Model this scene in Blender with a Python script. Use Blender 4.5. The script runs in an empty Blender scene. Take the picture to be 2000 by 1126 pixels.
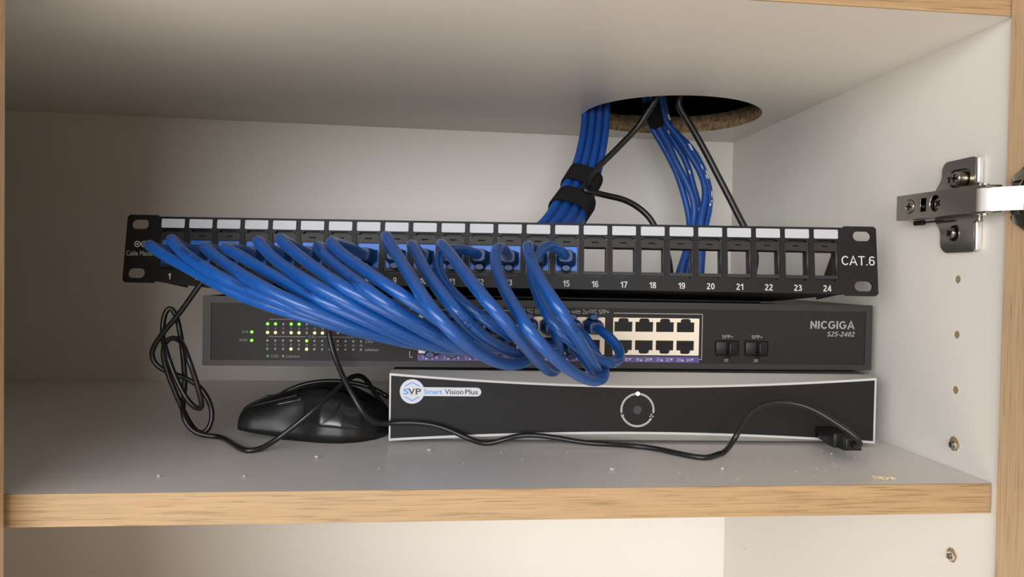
import bpy, bmesh, math, random
from mathutils import Vector, Matrix, Euler
random.seed(7)
sc = bpy.context.scene
C = sc.collection
MM = 0.001

# ---------------------------------------------------------------- camera
F = 1426.27
YAW, PITCH, ROLL = -0.094285, -0.019837, 0.016911
CAM = Vector((-295.72, -364.26, 108.14))
fw = Vector((-math.sin(YAW)*math.cos(PITCH), math.cos(YAW)*math.cos(PITCH), math.sin(PITCH)))
rt0 = Vector((math.cos(YAW), math.sin(YAW), 0))
up0 = rt0.cross(fw)
rt = rt0*math.cos(ROLL) + up0*math.sin(ROLL)
up = up0*math.cos(ROLL) - rt0*math.sin(ROLL)
cd = bpy.data.cameras.new('camera'); cam = bpy.data.objects.new('camera', cd); C.objects.link(cam)
cd.sensor_width = 36; cd.lens = F/2000*36; cd.clip_start = 0.01; cd.clip_end = 50
m = Matrix((rt, up, -fw)).transposed().to_4x4(); m.translation = CAM*MM
cam.matrix_world = m
sc.camera = cam

def ray(px, py): return fw + rt*((px-1000)/F) - up*((py-563)/F)
def aty(px, py, y): d = ray(px, py); return CAM + d*((y-CAM.y)/d.y)
def atz(px, py, z): d = ray(px, py); return CAM + d*((z-CAM.z)/d.z)
def atx(px, py, x): d = ray(px, py); return CAM + d*((x-CAM.x)/d.x)

# ---------------------------------------------------------------- world, light, exposure
w = bpy.data.worlds.new('world'); sc.world = w; w.use_nodes = True
bg = w.node_tree.nodes['Background']
bg.inputs[0].default_value = (1.0, 0.92, 0.82, 1); bg.inputs[1].default_value = 0.43

def area_light(name, loc, target, sx, sy, power, col):
    l = bpy.data.lights.new(name, 'AREA'); l.shape = 'RECTANGLE'; l.size = sx; l.size_y = sy
    l.energy = power; l.color = col
    o = bpy.data.objects.new(name, l); C.objects.link(o); o.location = loc
    o.rotation_euler = (Vector(target)-Vector(loc)).to_track_quat('-Z', 'Y').to_euler()
    return o
area_light('window_light', (-0.95, -2.3, 0.36), (-0.25, 0.1, 0.08), 2.2, 1.1, 58, (0.96, 0.97, 1.0))
area_light('side_fill_light', (-1.9, -1.3, 0.50), (-0.1, 0.1, 0.08), 0.9, 0.9, 10, (0.96, 0.97, 1.0))  # fill lamp added at the left to brighten the right side panel
area_light('floor_bounce_light', (-0.25, -0.95, -1.15), (-0.2, 0.25, 0.25), 2.2, 1.2, 20, (1.0, 0.90, 0.78))

sc.view_settings.view_transform = 'Standard'; sc.view_settings.look = 'None'
sc.view_settings.gamma = 1; sc.view_settings.exposure = 0.0; sc.view_settings.use_curve_mapping = False

# ---------------------------------------------------------------- materials
def mat(name, col, rough=0.5, metal=0.0, spec=0.5, coat=0.0, bump=0.0, bscale=600, var=0.0, emit=None, estr=0, trans=0, stretch=None, sheen=0.0):
    M = bpy.data.materials.new(name); M.use_nodes = True; nt = M.node_tree; b = nt.nodes['Principled BSDF']
    b.inputs['Base Color'].default_value = (*col, 1); b.inputs['Roughness'].default_value = rough
    b.inputs['Metallic'].default_value = metal; b.inputs['Specular IOR Level'].default_value = spec
    b.inputs['Coat Weight'].default_value = coat
    b.inputs['Transmission Weight'].default_value = trans
    b.inputs['Sheen Weight'].default_value = sheen; b.inputs['Sheen Roughness'].default_value = 0.35
    b.inputs['Sheen Tint'].default_value = (0.9, 0.88, 0.85, 1)
    if emit:
        b.inputs['Emission Color'].default_value = (*emit, 1); b.inputs['Emission Strength'].default_value = estr
    if bump or var:
        tc = nt.nodes.new('ShaderNodeTexCoord'); n = nt.nodes.new('ShaderNodeTexNoise')
        n.inputs['Scale'].default_value = bscale; n.inputs['Detail'].default_value = 4
        if stretch:
            mp = nt.nodes.new('ShaderNodeMapping'); mp.inputs['Scale'].default_value = stretch
            nt.links.new(tc.outputs['Object'], mp.inputs[0]); nt.links.new(mp.outputs[0], n.inputs['Vector'])
        else:
            nt.links.new(tc.outputs['Object'], n.inputs['Vector'])
        if bump:
            bp = nt.nodes.new('ShaderNodeBump'); bp.inputs['Strength'].default_value = bump; bp.inputs['Distance'].default_value = 0.0003
            nt.links.new(n.outputs['Fac'], bp.inputs['Height']); nt.links.new(bp.outputs[0], b.inputs['Normal'])
        if var:
            r = nt.nodes.new('ShaderNodeValToRGB')
            r.color_ramp.elements[0].position = 0.3; r.color_ramp.elements[1].position = 0.7
            r.color_ramp.elements[0].color = (*[max(0, c*(1-var)) for c in col], 1)
            r.color_ramp.elements[1].color = (*[min(1, c*(1+var)) for c in col], 1)
            nt.links.new(n.outputs['Fac'], r.inputs[0]); nt.links.new(r.outputs[0], b.inputs['Base Color'])
    return M

def wood(name, light, dark, axis):
    M = bpy.data.materials.new(name); M.use_nodes = True; nt = M.node_tree; b = nt.nodes['Principled BSDF']
    tc = nt.nodes.new('ShaderNodeTexCoord')
    def noise(scale, detail, lo, hi, dist=0.0):
        mp = nt.nodes.new('ShaderNodeMapping'); mp.inputs['Scale'].default_value = scale
        n = nt.nodes.new('ShaderNodeTexNoise'); n.inputs['Scale'].default_value = 1; n.inputs['Detail'].default_value = detail
        n.inputs['Distortion'].default_value = dist
        r = nt.nodes.new('ShaderNodeMapRange'); r.inputs['From Min'].default_value = lo; r.inputs['From Max'].default_value = hi
        nt.links.new(tc.outputs['Object'], mp.inputs[0]); nt.links.new(mp.outputs[0], n.inputs['Vector']); nt.links.new(n.outputs['Fac'], r.inputs[0])
        return r.outputs[0]
    def sc3(along, across): return tuple(along if i == axis else across for i in range(3))
    fine = noise(sc3(30, 1150), 2.5, 0.53, 0.66, 0.5)
    mid = noise(sc3(16, 420), 2, 0.35, 0.75, 0.4)
    mx = nt.nodes.new('ShaderNodeMath'); mx.operation = 'MULTIPLY_ADD'; mx.inputs[1].default_value = 0.55
    m2 = nt.nodes.new('ShaderNodeMath'); m2.operation = 'MULTIPLY'; m2.inputs[1].default_value = 0.30
    nt.links.new(mid, m2.inputs[0]); nt.links.new(fine, mx.inputs[0]); nt.links.new(m2.outputs[0], mx.inputs[2])
    c = nt.nodes.new('ShaderNodeMix'); c.data_type = 'RGBA'
    c.inputs[6].default_value = (*light, 1); c.inputs[7].default_value = (*dark, 1)
    nt.links.new(mx.outputs[0], c.inputs[0]); nt.links.new(c.outputs[2], b.inputs['Base Color'])
    b.inputs['Roughness'].default_value = 0.5
    bp = nt.nodes.new('ShaderNodeBump'); bp.inputs['Strength'].default_value = 0.15; bp.inputs['Distance'].default_value = 0.0003
    bp.invert = True
    nt.links.new(fine, bp.inputs['Height']); nt.links.new(bp.outputs[0], b.inputs['Normal'])
    return M

W_WHITE = mat('white_melamine', (0.80, 0.76, 0.695), 0.42, spec=0.45, bump=0.12, bscale=900)
W_SHELF = mat('white_melamine_shelf', (0.76, 0.735, 0.70), 0.36, spec=0.5, bump=0.25, bscale=1100, var=0.03)
OAK_H = wood('oak_edge_horizontal', (0.405, 0.268, 0.135), (0.17, 0.10, 0.042), 0)
OAK_V = wood('oak_face_vertical', (0.58, 0.40, 0.24), (0.37, 0.235, 0.125), 2)
CHIP = mat('raw_chipboard', (0.40, 0.27, 0.15), 0.9, spec=0.1, bump=0.9, bscale=260, var=0.55)
SHADE_BLACK = mat('shade_black_board', (0.012, 0.0115, 0.011), 0.8, spec=0.2)  # near-black that stands for the shade inside the upper compartment
BLK_STEEL = mat('black_powder_coat', (0.0055, 0.005, 0.0046), 0.45, spec=0.24, bump=0.2, bscale=1500)
BLK_PLASTIC = mat('black_plastic', (0.010, 0.0095, 0.009), 0.4, spec=0.32)
FRAME_BLK = mat('frame_plastic', (0.017, 0.0155, 0.0142), 0.42, spec=0.3)
BLK_DEEP = mat('black_socket_plastic', (0.005, 0.005, 0.005), 0.35, spec=0.25)
WHITE_LABEL = mat('white_label', (0.425, 0.44, 0.47), 0.35)
WHITE_INK = mat('white_ink', (0.52, 0.51, 0.50), 0.5)
GREY_INK = mat('grey_ink', (0.30, 0.295, 0.285), 0.5)
DIM_INK = mat('dim_ink', (0.20, 0.20, 0.20), 0.5)
JACK_BLUE = mat('bright_blue_plastic', (0.010, 0.15, 0.62), 0.35)
BOOT_BLUE = mat('dark_blue_plug_boot', (0.006, 0.036, 0.13), 0.33, spec=0.4)
CABLE_BLUE = mat('blue_cable_jacket', (0.003, 0.066, 0.285), 0.28, spec=0.6, bump=0.06, bscale=700, var=0.14, sheen=0.05)
CABLE_BLUE2 = mat('blue_bulk_cable_jacket', (0.010, 0.075, 0.33), 0.42, spec=0.4, bump=0.06, bscale=500, var=0.12, sheen=0.1)
CABLE_INK = mat('cable_print_ink', (0.004, 0.02, 0.10), 0.5)
BLK_CORD = mat('black_cord', (0.010, 0.0098, 0.0095), 0.33)
VELCRO = mat('black_velcro', (0.012, 0.012, 0.012), 0.9, spec=0.2, bump=0.6, bscale=1800)
SW_FACE = mat('switch_face_grey', (0.017, 0.0155, 0.0142), 0.55, spec=0.25, bump=0.3, bscale=2200)
SW_RIM = mat('switch_rim_grey', (0.028, 0.026, 0.024), 0.5, spec=0.35)
CREAM = mat('cream_port_housing', (0.82, 0.72, 0.57), 0.45)
PURPLE = mat('purple_strip', (0.085, 0.055, 0.24), 0.5)
NVR_SILVER = mat('silver_plastic', (0.38, 0.362, 0.34), 0.42)
NVR_RIM = mat('light_silver_rim', (0.54, 0.52, 0.50), 0.35)
NVR_BLACK = mat('black_grained_face', (0.0105, 0.0096, 0.009), 0.55, spec=0.25, bump=0.35, bscale=2600)
NVR_BODY = mat('shaded_metal_case', (0.085, 0.083, 0.08), 0.5)  # dark grey holds the shadow strip of the switch on the lid
STICK_WHITE = mat('sticker_white', (0.56, 0.57, 0.59), 0.35)
STICK_BLUE = mat('sticker_blue', (0.07, 0.25, 0.70), 0.4)
STICK_BLACK = mat('sticker_black', (0.015, 0.015, 0.02), 0.4)
RING_GREY = mat('ring_grey', (0.36, 0.35, 0.33), 0.4)
BTN = mat('button_dark', (0.034, 0.031, 0.035), 0.35)
LED_GREEN = mat('led_green', (0.1, 0.6, 0.05), 0.3, emit=(0.14, 1.0, 0.02), estr=2.6)
LED_AMBER = mat('led_amber', (0.9, 0.6, 0.2), 0.3, emit=(1.0, 0.62, 0.16), estr=3.2)
LED_WHITE = mat('led_white', (0.9, 0.95, 1), 0.3, emit=(0.72, 0.88, 1.0), estr=4)
LED_OFF = mat('led_off', (0.28, 0.275, 0.27), 0.35)
LED_OFFW = mat('led_off_warm', (0.42, 0.32, 0.25), 0.35)
LEG_GREEN = mat('legend_green', (0.08, 0.30, 0.07), 0.5)
NICKEL = mat('nickel_steel', (0.43, 0.40, 0.345), 0.24, metal=1.0, bump=0.05, bscale=300)
NICKEL_DK = mat('dark_nickel_steel', (0.24, 0.22, 0.19), 0.30, metal=1.0)
CHROME = mat('bright_nickel', (0.88, 0.86, 0.83), 0.26, metal=1.0)
MOUSE_MATTE = mat('mouse_matte_black', (0.010, 0.010, 0.010), 0.42, bump=0.1, bscale=1500)
MOUSE_GLOSS = mat('mouse_gloss_black', (0.016, 0.016, 0.018), 0.22, spec=0.6, coat=0.3)
PLUG_BROWN = mat('peg_hole_brown', (0.33, 0.22, 0.11), 0.8, var=0.4, bscale=1200)
CRUMB = mat('white_crumb', (0.58, 0.56, 0.54), 0.8)
SHAVING = mat('wood_shavings', (0.72, 0.62, 0.44), 0.8, var=0.2, bscale=700)

# ---------------------------------------------------------------- mesh helpers (millimetres)
def link_mesh(name, bm, material, parent=None, smooth=False, origin=None):
    if origin is not None:
        for v in bm.verts: v.co -= origin
    for v in bm.verts: v.co *= MM
    bmesh.ops.recalc_face_normals(bm, faces=bm.faces)
    me = bpy.data.meshes.new(name); bm.to_mesh(me); bm.free()
    mats = material if isinstance(material, (list, tuple)) else [material]
    for x in mats: me.materials.append(x)
    if smooth:
        for p in me.polygons: p.use_smooth = True
        if smooth == 'angle':
            me.set_sharp_from_angle(angle=math.radians(35))
    o = bpy.data.objects.new(name, me); C.objects.link(o)
    if origin is not None: o.location = origin*MM
    if parent: o.parent = parent
    return o
def tag(o, label=None, cat=None, group=None, kind=None):
    if label: o['label'] = label
    if cat: o['category'] = cat
    if group: o['group'] = group
    if kind: o['kind'] = kind
    return o
def thing(name, M, label, cat, group=None):
    o = bpy.data.objects.new(name, None); C.objects.link(o); o.empty_display_size = 0.01
    mm = M.copy(); mm.translation = mm.translation*MM; o.matrix_world = mm
    return tag(o, label, cat, group)
def bx(bm, x0, x1, y0, y1, z0, z1, bev=0.0, seg=2):
    r = bmesh.ops.create_cube(bm, size=1)
    for v in r['verts']:
        v.co = Vector(((x0+x1)/2+v.co.x*(x1-x0), (y0+y1)/2+v.co.y*(y1-y0), (z0+z1)/2+v.co.z*(z1-z0)))
    if bev:
        es = list({e for v in r['verts'] for e in v.link_edges})
        bmesh.ops.bevel(bm, geom=es, offset=bev, segments=seg, affect='EDGES', profile=0.5)
def box(name, dims, material, parent=None, bev=0.0, smooth=False):
    bm = bmesh.new(); bx(bm, *dims, bev=bev); return link_mesh(name, bm, material, parent, smooth='angle' if bev else smooth)
def cyl(bm, p, axis, r, h, n=24, r2=None):
    """cylinder from p along axis for h"""
    a = Vector(axis).normalized(); q = a.to_track_quat('Z', 'Y').to_matrix().to_4x4()
    q.translation = Vector(p) + a*(h/2)
    bmesh.ops.create_cone(bm, cap_ends=True, segments=n, radius1=r, radius2=r if r2 is None else r2, depth=h, matrix=q)
def catmull(pts, n):
    pts = [Vector(p) for p in pts]
    # centripetal Catmull-Rom
    P = [pts[0]*2-pts[1]] + pts + [pts[-1]*2-pts[-2]]
    out = []
    for i in range(1, len(P)-2):
        p0, p1, p2, p3 = P[i-1], P[i], P[i+1], P[i+2]
        t0 = 0; t1 = t0+max((p1-p0).length, 1e-4)**0.5; t2 = t1+max((p2-p1).length, 1e-4)**0.5; t3 = t2+max((p3-p2).length, 1e-4)**0.5
        k = max(2, int((p2-p1).length/n))
        for j in range(k):
            t = t1+(t2-t1)*j/k
            a1 = p0*((t1-t)/(t1-t0))+p1*((t-t0)/(t1-t0)); a2 = p1*((t2-t)/(t2-t1))+p2*((t-t1)/(t2-t1)); a3 = p2*((t3-t)/(t3-t2))+p3*((t-t2)/(t3-t2))
            b1 = a1*((t2-t)/(t2-t0))+a2*((t-t0)/(t2-t0)); b2 = a2*((t3-t)/(t3-t1))+a3*((t-t1)/(t3-t1))
            out.append(b1*((t2-t)/(t2-t1))+b2*((t-t1)/(t2-t1)))
    out.append(pts[-1])
    return out
def smooth_path(p, it=2):
    for _ in range(it):
        p = [p[0]] + [(p[i-1]+p[i]*2+p[i+1])/4 for i in range(1, len(p)-1)] + [p[-1]]
    return p
def sweep(bm, path, r, n=14, sect=None, radii=None):
    """tube along a dense path; sect = list of (a,b) unit section"""
    T = [(path[min(i+1, len(path)-1)]-path[max(i-1, 0)]).normalized() for i in range(len(path))]
    N = T[0].orthogonal().normalized() if abs(T[0].z) > 0.9 else (Vector((0, 0, 1))-T[0]*T[0].z).normalized()
    sect = sect or [(math.cos(2*math.pi*k/n), math.sin(2*math.pi*k/n)) for k in range(n)]
    rings = []
    for i, p in enumerate(path):
        if i:
            ax = T[i-1].cross(T[i])
            if ax.length > 1e-7:
                ang = T[i-1].angle(T[i]); N = Matrix.Rotation(ang, 3, ax.normalized()) @ N
            N = (N-T[i]*N.dot(T[i])).normalized()
        B = T[i].cross(N)
        rr = radii[i] if radii else r
        rings.append([bm.verts.new(p+(B*a+N*b)*rr) for a, b in sect])
    k = len(sect)
    for a, b in zip(rings, rings[1:]):
        for j in range(k): bm.faces.new((a[j], a[(j+1) % k], b[(j+1) % k], b[j]))
    bm.faces.new(rings[0][::-1]); bm.faces.new(rings[-1])
def tube_obj(name, pts, r, material, parent=None, step=3.0, n=14, sm=2, world=True):
    path = smooth_path(catmull(pts, step), sm)
    bm = bmesh.new(); sweep(bm, path, r, n)
    o = link_mesh(name, bm, material, parent, True, origin=path[0].copy() if world else None)
    return o, path

def relax(paths, r, lock0, lock1, it=90, ordered=0):
    """part neighbouring cables that press into one another, leaving their ends in place"""
    import numpy as np
    P0 = [np.array([tuple(p) for p in q]) for q in paths]
    own = np.concatenate([np.full(len(q), i) for i, q in enumerate(P0)]); A = np.concatenate(P0)
    cam_ = np.array(tuple(CAM)); dr = A-cam_; dr /= np.linalg.norm(dr, axis=1)[:, None]
    free = []
    for q in P0:
        L = np.concatenate([[0], np.cumsum(np.linalg.norm(np.diff(q, axis=0), axis=1))])
        free.append(np.clip((L-lock0)/12, 0, 1)*np.clip((L[-1]-L-lock1)/12, 0, 1))
    free = np.concatenate(free); t = np.zeros(len(A)); ends = np.cumsum([0]+[len(q) for q in P0])
    for k in range(it):
        X = A+dr*t[:, None]; mv = np.zeros(len(A)); cnt = 0
        for i in range(len(P0)):
            a = slice(ends[i], ends[i+1])
            for j in range(i+1, len(P0)):
                b = slice(ends[j], ends[j+1]); d = X[a][:, None, :]-X[b][None, :, :]
                dist = np.sqrt((d**2).sum(2)); ii, jj = np.nonzero(dist < 2*r+0.15)
                if not len(ii): continue
                cnt += len(ii)
                al = (d[ii, jj]*dr[a][ii]).sum(1); sg = np.sign(al.mean() if abs(al.mean()) > 0.3 else 1.0)
                sgl = np.ones(len(al)) if j < ordered else np.where(np.abs(al) > 1.0, np.sign(al), sg)
                push = (2*r+0.15-dist[ii, jj])*0.45*sgl
                mi = np.zeros(ends[i+1]-ends[i]); mj = np.zeros(ends[j+1]-ends[j])
                np.maximum.at(mi, ii, np.abs(push)); np.maximum.at(mj, jj, np.abs(push))
                si = np.zeros_like(mi); sj = np.zeros_like(mj); np.add.at(si, ii, sgl); np.add.at(sj, jj, sgl)
                mv[a] += mi*np.sign(si); mv[b] -= mj*np.sign(sj)
        t += mv*free
        for i in range(len(P0)):
            a = slice(ends[i], ends[i+1]); q = t[a]
            for _ in range(3): q[1:-1] = (q[:-2]+2*q[1:-1]+q[2:])/4
            t[a] = q*(free[a] > 0)
        if not cnt: break
    X = A+dr*t[:, None]
    return [[Vector(p) for p in X[ends[i]:ends[i+1]]] for i in range(len(P0))]

def filled(name, loops, y0, y1, material, parent=None, axis='xz', res_smooth=False):
    """2-D loops (outer + holes) in x,z extruded from depth y0 to y1"""
    cu = bpy.data.curves.new('tmp', 'CURVE'); cu.dimensions = '2D'; cu.fill_mode = 'BOTH'; cu.extrude = abs(y1-y0)/2
    for lp in loops:
        s = cu.splines.new('POLY'); s.points.add(len(lp)-1); s.use_cyclic_u = True
        for p, q in zip(s.points, lp): p.co = (q[0], q[1], 0, 1)
    return curve_to_obj(name, cu, (y0+y1)/2, material, parent, axis, res_smooth)
def curve_to_bm(cu):
    o = bpy.data.objects.new('tmp', cu); C.objects.link(o)
    dg = bpy.context.evaluated_depsgraph_get(); me = bpy.data.meshes.new_from_object(o.evaluated_get(dg))
    bm = bmesh.new(); bm.from_mesh(me)
    bpy.data.objects.remove(o); bpy.data.curves.remove(cu); bpy.data.meshes.remove(me)
    bmesh.ops.remove_doubles(bm, verts=bm.verts, dist=1e-4)
    return bm
def curve_to_obj(name, cu, ymid, material, parent, axis='xz', smooth=False):
    bm = curve_to_bm(cu)
    for v in bm.verts:
        x, y, z = v.co
        v.co = Vector((x, ymid - z, y)) if axis == 'xz' else Vector((x, y, ymid + z)) if axis == 'xy' else Vector((ymid + z, x, y))
    return link_mesh(name, bm, material, parent, smooth)
def rrect(x0, x1, z0, z1, r, n=5):
    out = []
    for cx, cz, a0 in ((x1-r, z1-r, 0), (x0+r, z1-r, 90), (x0+r, z0+r, 180), (x1-r, z0+r, 270)):
        for k in range(n+1):
            a = math.radians(a0+90*k/n); out.append((cx+r*math.cos(a), cz+r*math.sin(a)))
    return out
def circle(cx, cz, r, n=28, a0=0, a1=360):
    full = abs(a1-a0-360) < 1e-6
    m_ = n if full else n+1
    return [(cx+r*math.cos(math.radians(a0+(a1-a0)*k/n)), cz+r*math.sin(math.radians(a0+(a1-a0)*k/n))) for k in range(m_)]
def text_bm(s, shear=0.0, bold=0.0):
    cu = bpy.data.curves.new('tmp', 'FONT'); cu.body = s; cu.shear = shear; cu.offset = bold; cu.resolution_u = 3
    return curve_to_bm(cu)
def text(name, s, x0, x1, z0, z1, y, material, parent, shear=0.0, bold=0.012, thick=0.08, rot=0.0):
    """printed lettering fitted to a rectangle on a face at depth y (facing -y)"""
    bm = text_bm(s, shear, bold)
    xs = [v.co.x for v in bm.verts]; ys = [v.co.y for v in bm.verts]
    ax, bx_, ay, by = min(xs), max(xs), min(ys), max(ys)
    for v in bm.verts:
        v.co = Vector((x0+(v.co.x-ax)/(bx_-ax)*(x1-x0), y-thick, z0+(v.co.y-ay)/(by-ay)*(z1-z0)))
    o = link_mesh(name, bm, material, parent)
    return o

def ell(cx, cy, rx, ry, a0, a1, n=18):
    return [(cx+rx*math.cos(math.radians(a0+(a1-a0)*k/n)), cy+ry*math.sin(math.radians(a0+(a1-a0)*k/n))) for k in range(n+1)]
def glyph(c, h):
    a, b = h, 1-h
    if c == '0': return 0.56, [ell(.28, .5, .28-h, .5-h, 0, 360, 28)]
    if c == '1': return 0.40, [[(.40-h, 0), (.40-h, 1)], [(.02, .70), (.16, .76), (.40-h, .97)]]
    if c == '2': return 0.56, [ell(.27, .72, .27-h, .28-h, 165, -32, 16)+[(.27, .36), (.10, .18), (.06, h*1.2)], [(.0, h), (.56, h)]]
    if c == '3': return 0.56, [ell(.26, .74, .25-h, .26-h, 160, -90, 14), ell(.27, .28, .28-h, .28-h, 90, -165, 16), [(.18, .54), (.30, .54)]]
    if c == '4': return 0.58, [[(.43, 0), (.43, 1)], [(.43, .95), (h*.6, .27)], [(.0, .26), (.58, .26)]]
    if c == '5': return 0.56, [[(.51, b), (.13, b), (.08, .52)], ell(.27, .33, .28-h, .33-h, 138, -155, 18)]
    if c == '6': return 0.56, [ell(.28, .32, .28-h, .32-h, 0, 360, 26), ell(.31, .55, .31-h, .45-h, 180, 42, 14)]
    if c == '7': return 0.54, [[(.0, b), (.50, b), (.34, .55), (.20, 0)]]
    if c == '8': return 0.56, [ell(.28, .755, .25-h, .245-h, 0, 360, 22), ell(.28, .275, .28-h, .275-h, 0, 360, 24)]
    if c == '9': return 0.56, [ell(.28, .68, .28-h, .32-h, 0, 360, 26), ell(.25, .45, .31-h, .45-h, 0, -138, 14)]
    if c == 'A': return 0.72, [[(h*.6, 0), (.36, .98), (.72-h*.6, 0)], [(.16, .31), (.56, .31)]]
    if c == 'C': return 0.65, [ell(.37, .5, .37-h, .5-h, 42, 318, 26)]
    if c == 'G': return 0.74, [ell(.38, .5, .38-h, .5-h, 45, 345, 26)+[(.74-h, .48), (.42, .48)]]
    if c == 'T': return 0.62, [[(.0, b), (.62, b)], [(.31, 0), (.31, b)]]
    if c == 'I': return 2*h, [[(h, 0), (h, 1)]]
    if c == 'N': return 0.66, [[(h, 0), (h, 1)], [(.66-h, 0), (.66-h, 1)], [(h, .95), (.66-h, .05)]]
    if c == 'S': return 0.62, [ell(.31, .74, .29-h, .26-h, 35, 270, 16)+ell(.31, .27, .31-h, .27-h, 90, -145, 16)[1:]]
    if c == 'F': return 0.56, [[(h, 0), (h, 1)], [(h, b), (.56, b)], [(h, .52), (.50, .52)]]
    if c == 'P': return 0.60, [[(h, 0), (h, 1)], [(h, b), (.34, b)]+ell(.34, .72, .26-h, .28-h, 90, -90, 10)+[(h, .44)]]
    if c == '-': return 0.32, [[(.0, .36), (.32, .36)]]
    if c == '+': return 0.50, [[(.0, .45), (.50, .45)], [(.25, .20), (.25, .70)]]
    if c == '.': return 2*h+.04, [[(h+.02, 0), (h+.02, 2.2*h)]]
    return 0.3, []
def ribbon(bm, P, hw, f):
    closed = (Vector(P[0])-Vector(P[-1])).length < 1e-6
    if closed: P = P[:-1]
    n = len(P); L = []
    for i in range(n):
        p = Vector(P[i])
        d0 = (p-Vector(P[i-1])).normalized() if (i or closed) else None
        d1 = (Vector(P[(i+1) % n])-p).normalized() if (i < n-1 or closed) else None
        if d0 is None: d0 = d1
        if d1 is None: d1 = d0
        n0, n1 = Vector((-d0.y, d0.x)), Vector((-d1.y, d1.x)); m_ = (n0+n1)
        m_ = n0 if m_.length < 1e-6 else m_.normalized(); k = hw/max(0.55, m_.dot(n1))
        L.append((bm.verts.new(f(p+m_*k)), bm.verts.new(f(p-m_*k))))
    for i in range(n if closed else n-1):
        a, b = L[i], L[(i+1) % n]; bm.faces.new((a[0], a[1], b[1], b[0]))
def gtext(name, s_, x0, x1, z0, z1, y, material, parent, h=0.075, gap=0.11, shear=0.0, fit=True):
    """sans-serif lettering drawn as strokes on a face at depth y; fit=False keeps its natural width about the middle"""
    ws = [glyph(c, h)[0] for c in s_]; tot = sum(ws)+gap*(len(s_)-1); hz = z1-z0
    sx = (x1-x0)/tot if fit else hz
    if not fit: x0 = (x0+x1)/2-tot*hz/2
    bm = bmesh.new(); u = 0
    for c, w_g in zip(s_, ws):
        for st in glyph(c, h)[1]:
            ribbon(bm, st, h, lambda p, u=u: Vector((x0+(u+p.x+shear*(p.y-0.5))*sx, y-0.08, z0+p.y*hz)))
        u += w_g+gap
    return link_mesh(name, bm, material, parent)

# ---------------------------------------------------------------- cabinet shell (the setting)
D, H, T, S = 367.0, 247.3, 16.0, 4.7
LEFT = -996.0
HX = -0.00867          # the top board sags a little towards the right
def zc(x): return H + HX*x
# back panel
bm = bmesh.new(); bx(bm, LEFT-16, 16, D, D+6, -340, 620); wall_back = tag(link_mesh('wall_back', bm, W_WHITE), kind='structure')
# right side panel with three drilled peg holes (board 16 mm)
def yz_board(name, loops, x0, x1, material):
    return filled(name, loops, x0, x1, material, None, axis='yz')
pegs = [(31.2, 109.4), (30.8, 77.5), (30.6, 45.5)]
loops = [[(-S, -340), (D, -340), (D, 620), (-S, 620)]] + [circle(y, z, 2.3, 20) for y, z in pegs] + [circle(316.2, -155, 1.6, 14)]
wall_right = tag(yz_board('wall_right', loops, 0.0, 16.0, W_WHITE), kind='structure')
wall_right.rotation_euler = (0, 0, 0)
for y, z in pegs:
    bm = bmesh.new(); cyl(bm, (0.15, y, z), (1, 0, 0), 2.28, 8, 20)
    link_mesh('peg_hole', bm, PLUG_BROWN, wall_right)['label'] = 'brown drilled peg hole'
bm = bmesh.new(); cyl(bm, (1.0, 316.2, -155), (1, 0, 0), 1.6, 8, 14)
link_mesh('screw_hole', bm, PLUG_BROWN, wall_right)
bm = bmesh.new(); bx(bm, 0, 16, -S-0.8, -S, -340, 620); link_mesh('edge_band', bm, OAK_V, wall_right)
bm = bmesh.new(); bx(bm, LEFT-16, LEFT, -S, D, -340, 620); tag(link_mesh('wall_left', bm, W_WHITE), kind='structure')
# top board with the round cable cut-out
HC = (-99.5, 263.5); HR = 76.5
ce = filled('ceiling', [[(LEFT, -S), (-0.02, -S), (-0.02, D-0.02), (LEFT, D-0.02)], circle(*HC, HR, 72)], H, H+16, W_WHITE, None, axis='xy')
for v in ce.data.vertices: v.co.z += HX*v.co.x
ceiling = tag(ce, kind='structure')
bm = bmesh.new()
n = 72; ringv = []
for k in range(n):
    a = 2*math.pi*k/n; x, y = HC[0]+math.cos(a)*HR, HC[1]+math.sin(a)*HR; xi, yi = HC[0]+math.cos(a)*(HR-0.35), HC[1]+math.sin(a)*(HR-0.35)
    ringv.append([bm.verts.new((x, y, zc(x)+0.4)), bm.verts.new((xi, yi, zc(x)+0.4)), bm.verts.new((xi, yi, zc(x)+15.9)), bm.verts.new((x, y, zc(x)+15.9))])
for k in range(n):
    a, b = ringv[k], ringv[(k+1) % n]
    for j in range(4): bm.faces.new((a[j], b[j], b[(j+1) % 4], a[(j+1) % 4]))
link_mesh('hole_rim', bm, CHIP, ceiling, True)['label'] = 'raw brown chipboard rim of the round cable hole'
bm = bmesh.new(); bx(bm, LEFT, -0.4, -S-0.9, -S, 0, 16)
for v in bm.verts: v.co.z += zc(v.co.x)
link_mesh('edge_band', bm, OAK_H, ceiling)['label'] = 'oak edge band along the front of the top board'
# closed compartment above with unseen door; dark boards added to blacken the hole
box('shade_liner_1', (LEFT, 0, -S, D, 600, 616), SHADE_BLACK)['kind'] = 'structure'
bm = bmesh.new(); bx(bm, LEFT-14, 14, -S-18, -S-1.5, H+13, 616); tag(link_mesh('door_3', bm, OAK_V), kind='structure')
box('shade_liner_2', (LEFT, -4, D-3, D-0.5, H+24, 600), SHADE_BLACK)['kind'] = 'structure'
box('shade_liner_3', (-3.5, -0.5, -S, D-3, H+19, 600), SHADE_BLACK)['kind'] = 'structure'
box('shade_liner_4', (LEFT, -4, 60, 62.5, H+26, 600), SHADE_BLACK)['kind'] = 'structure'
# compartment floor below
box('floor', (LEFT, 0, -S, D, -340, -324), W_WHITE)['kind'] = 'structure'
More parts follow.
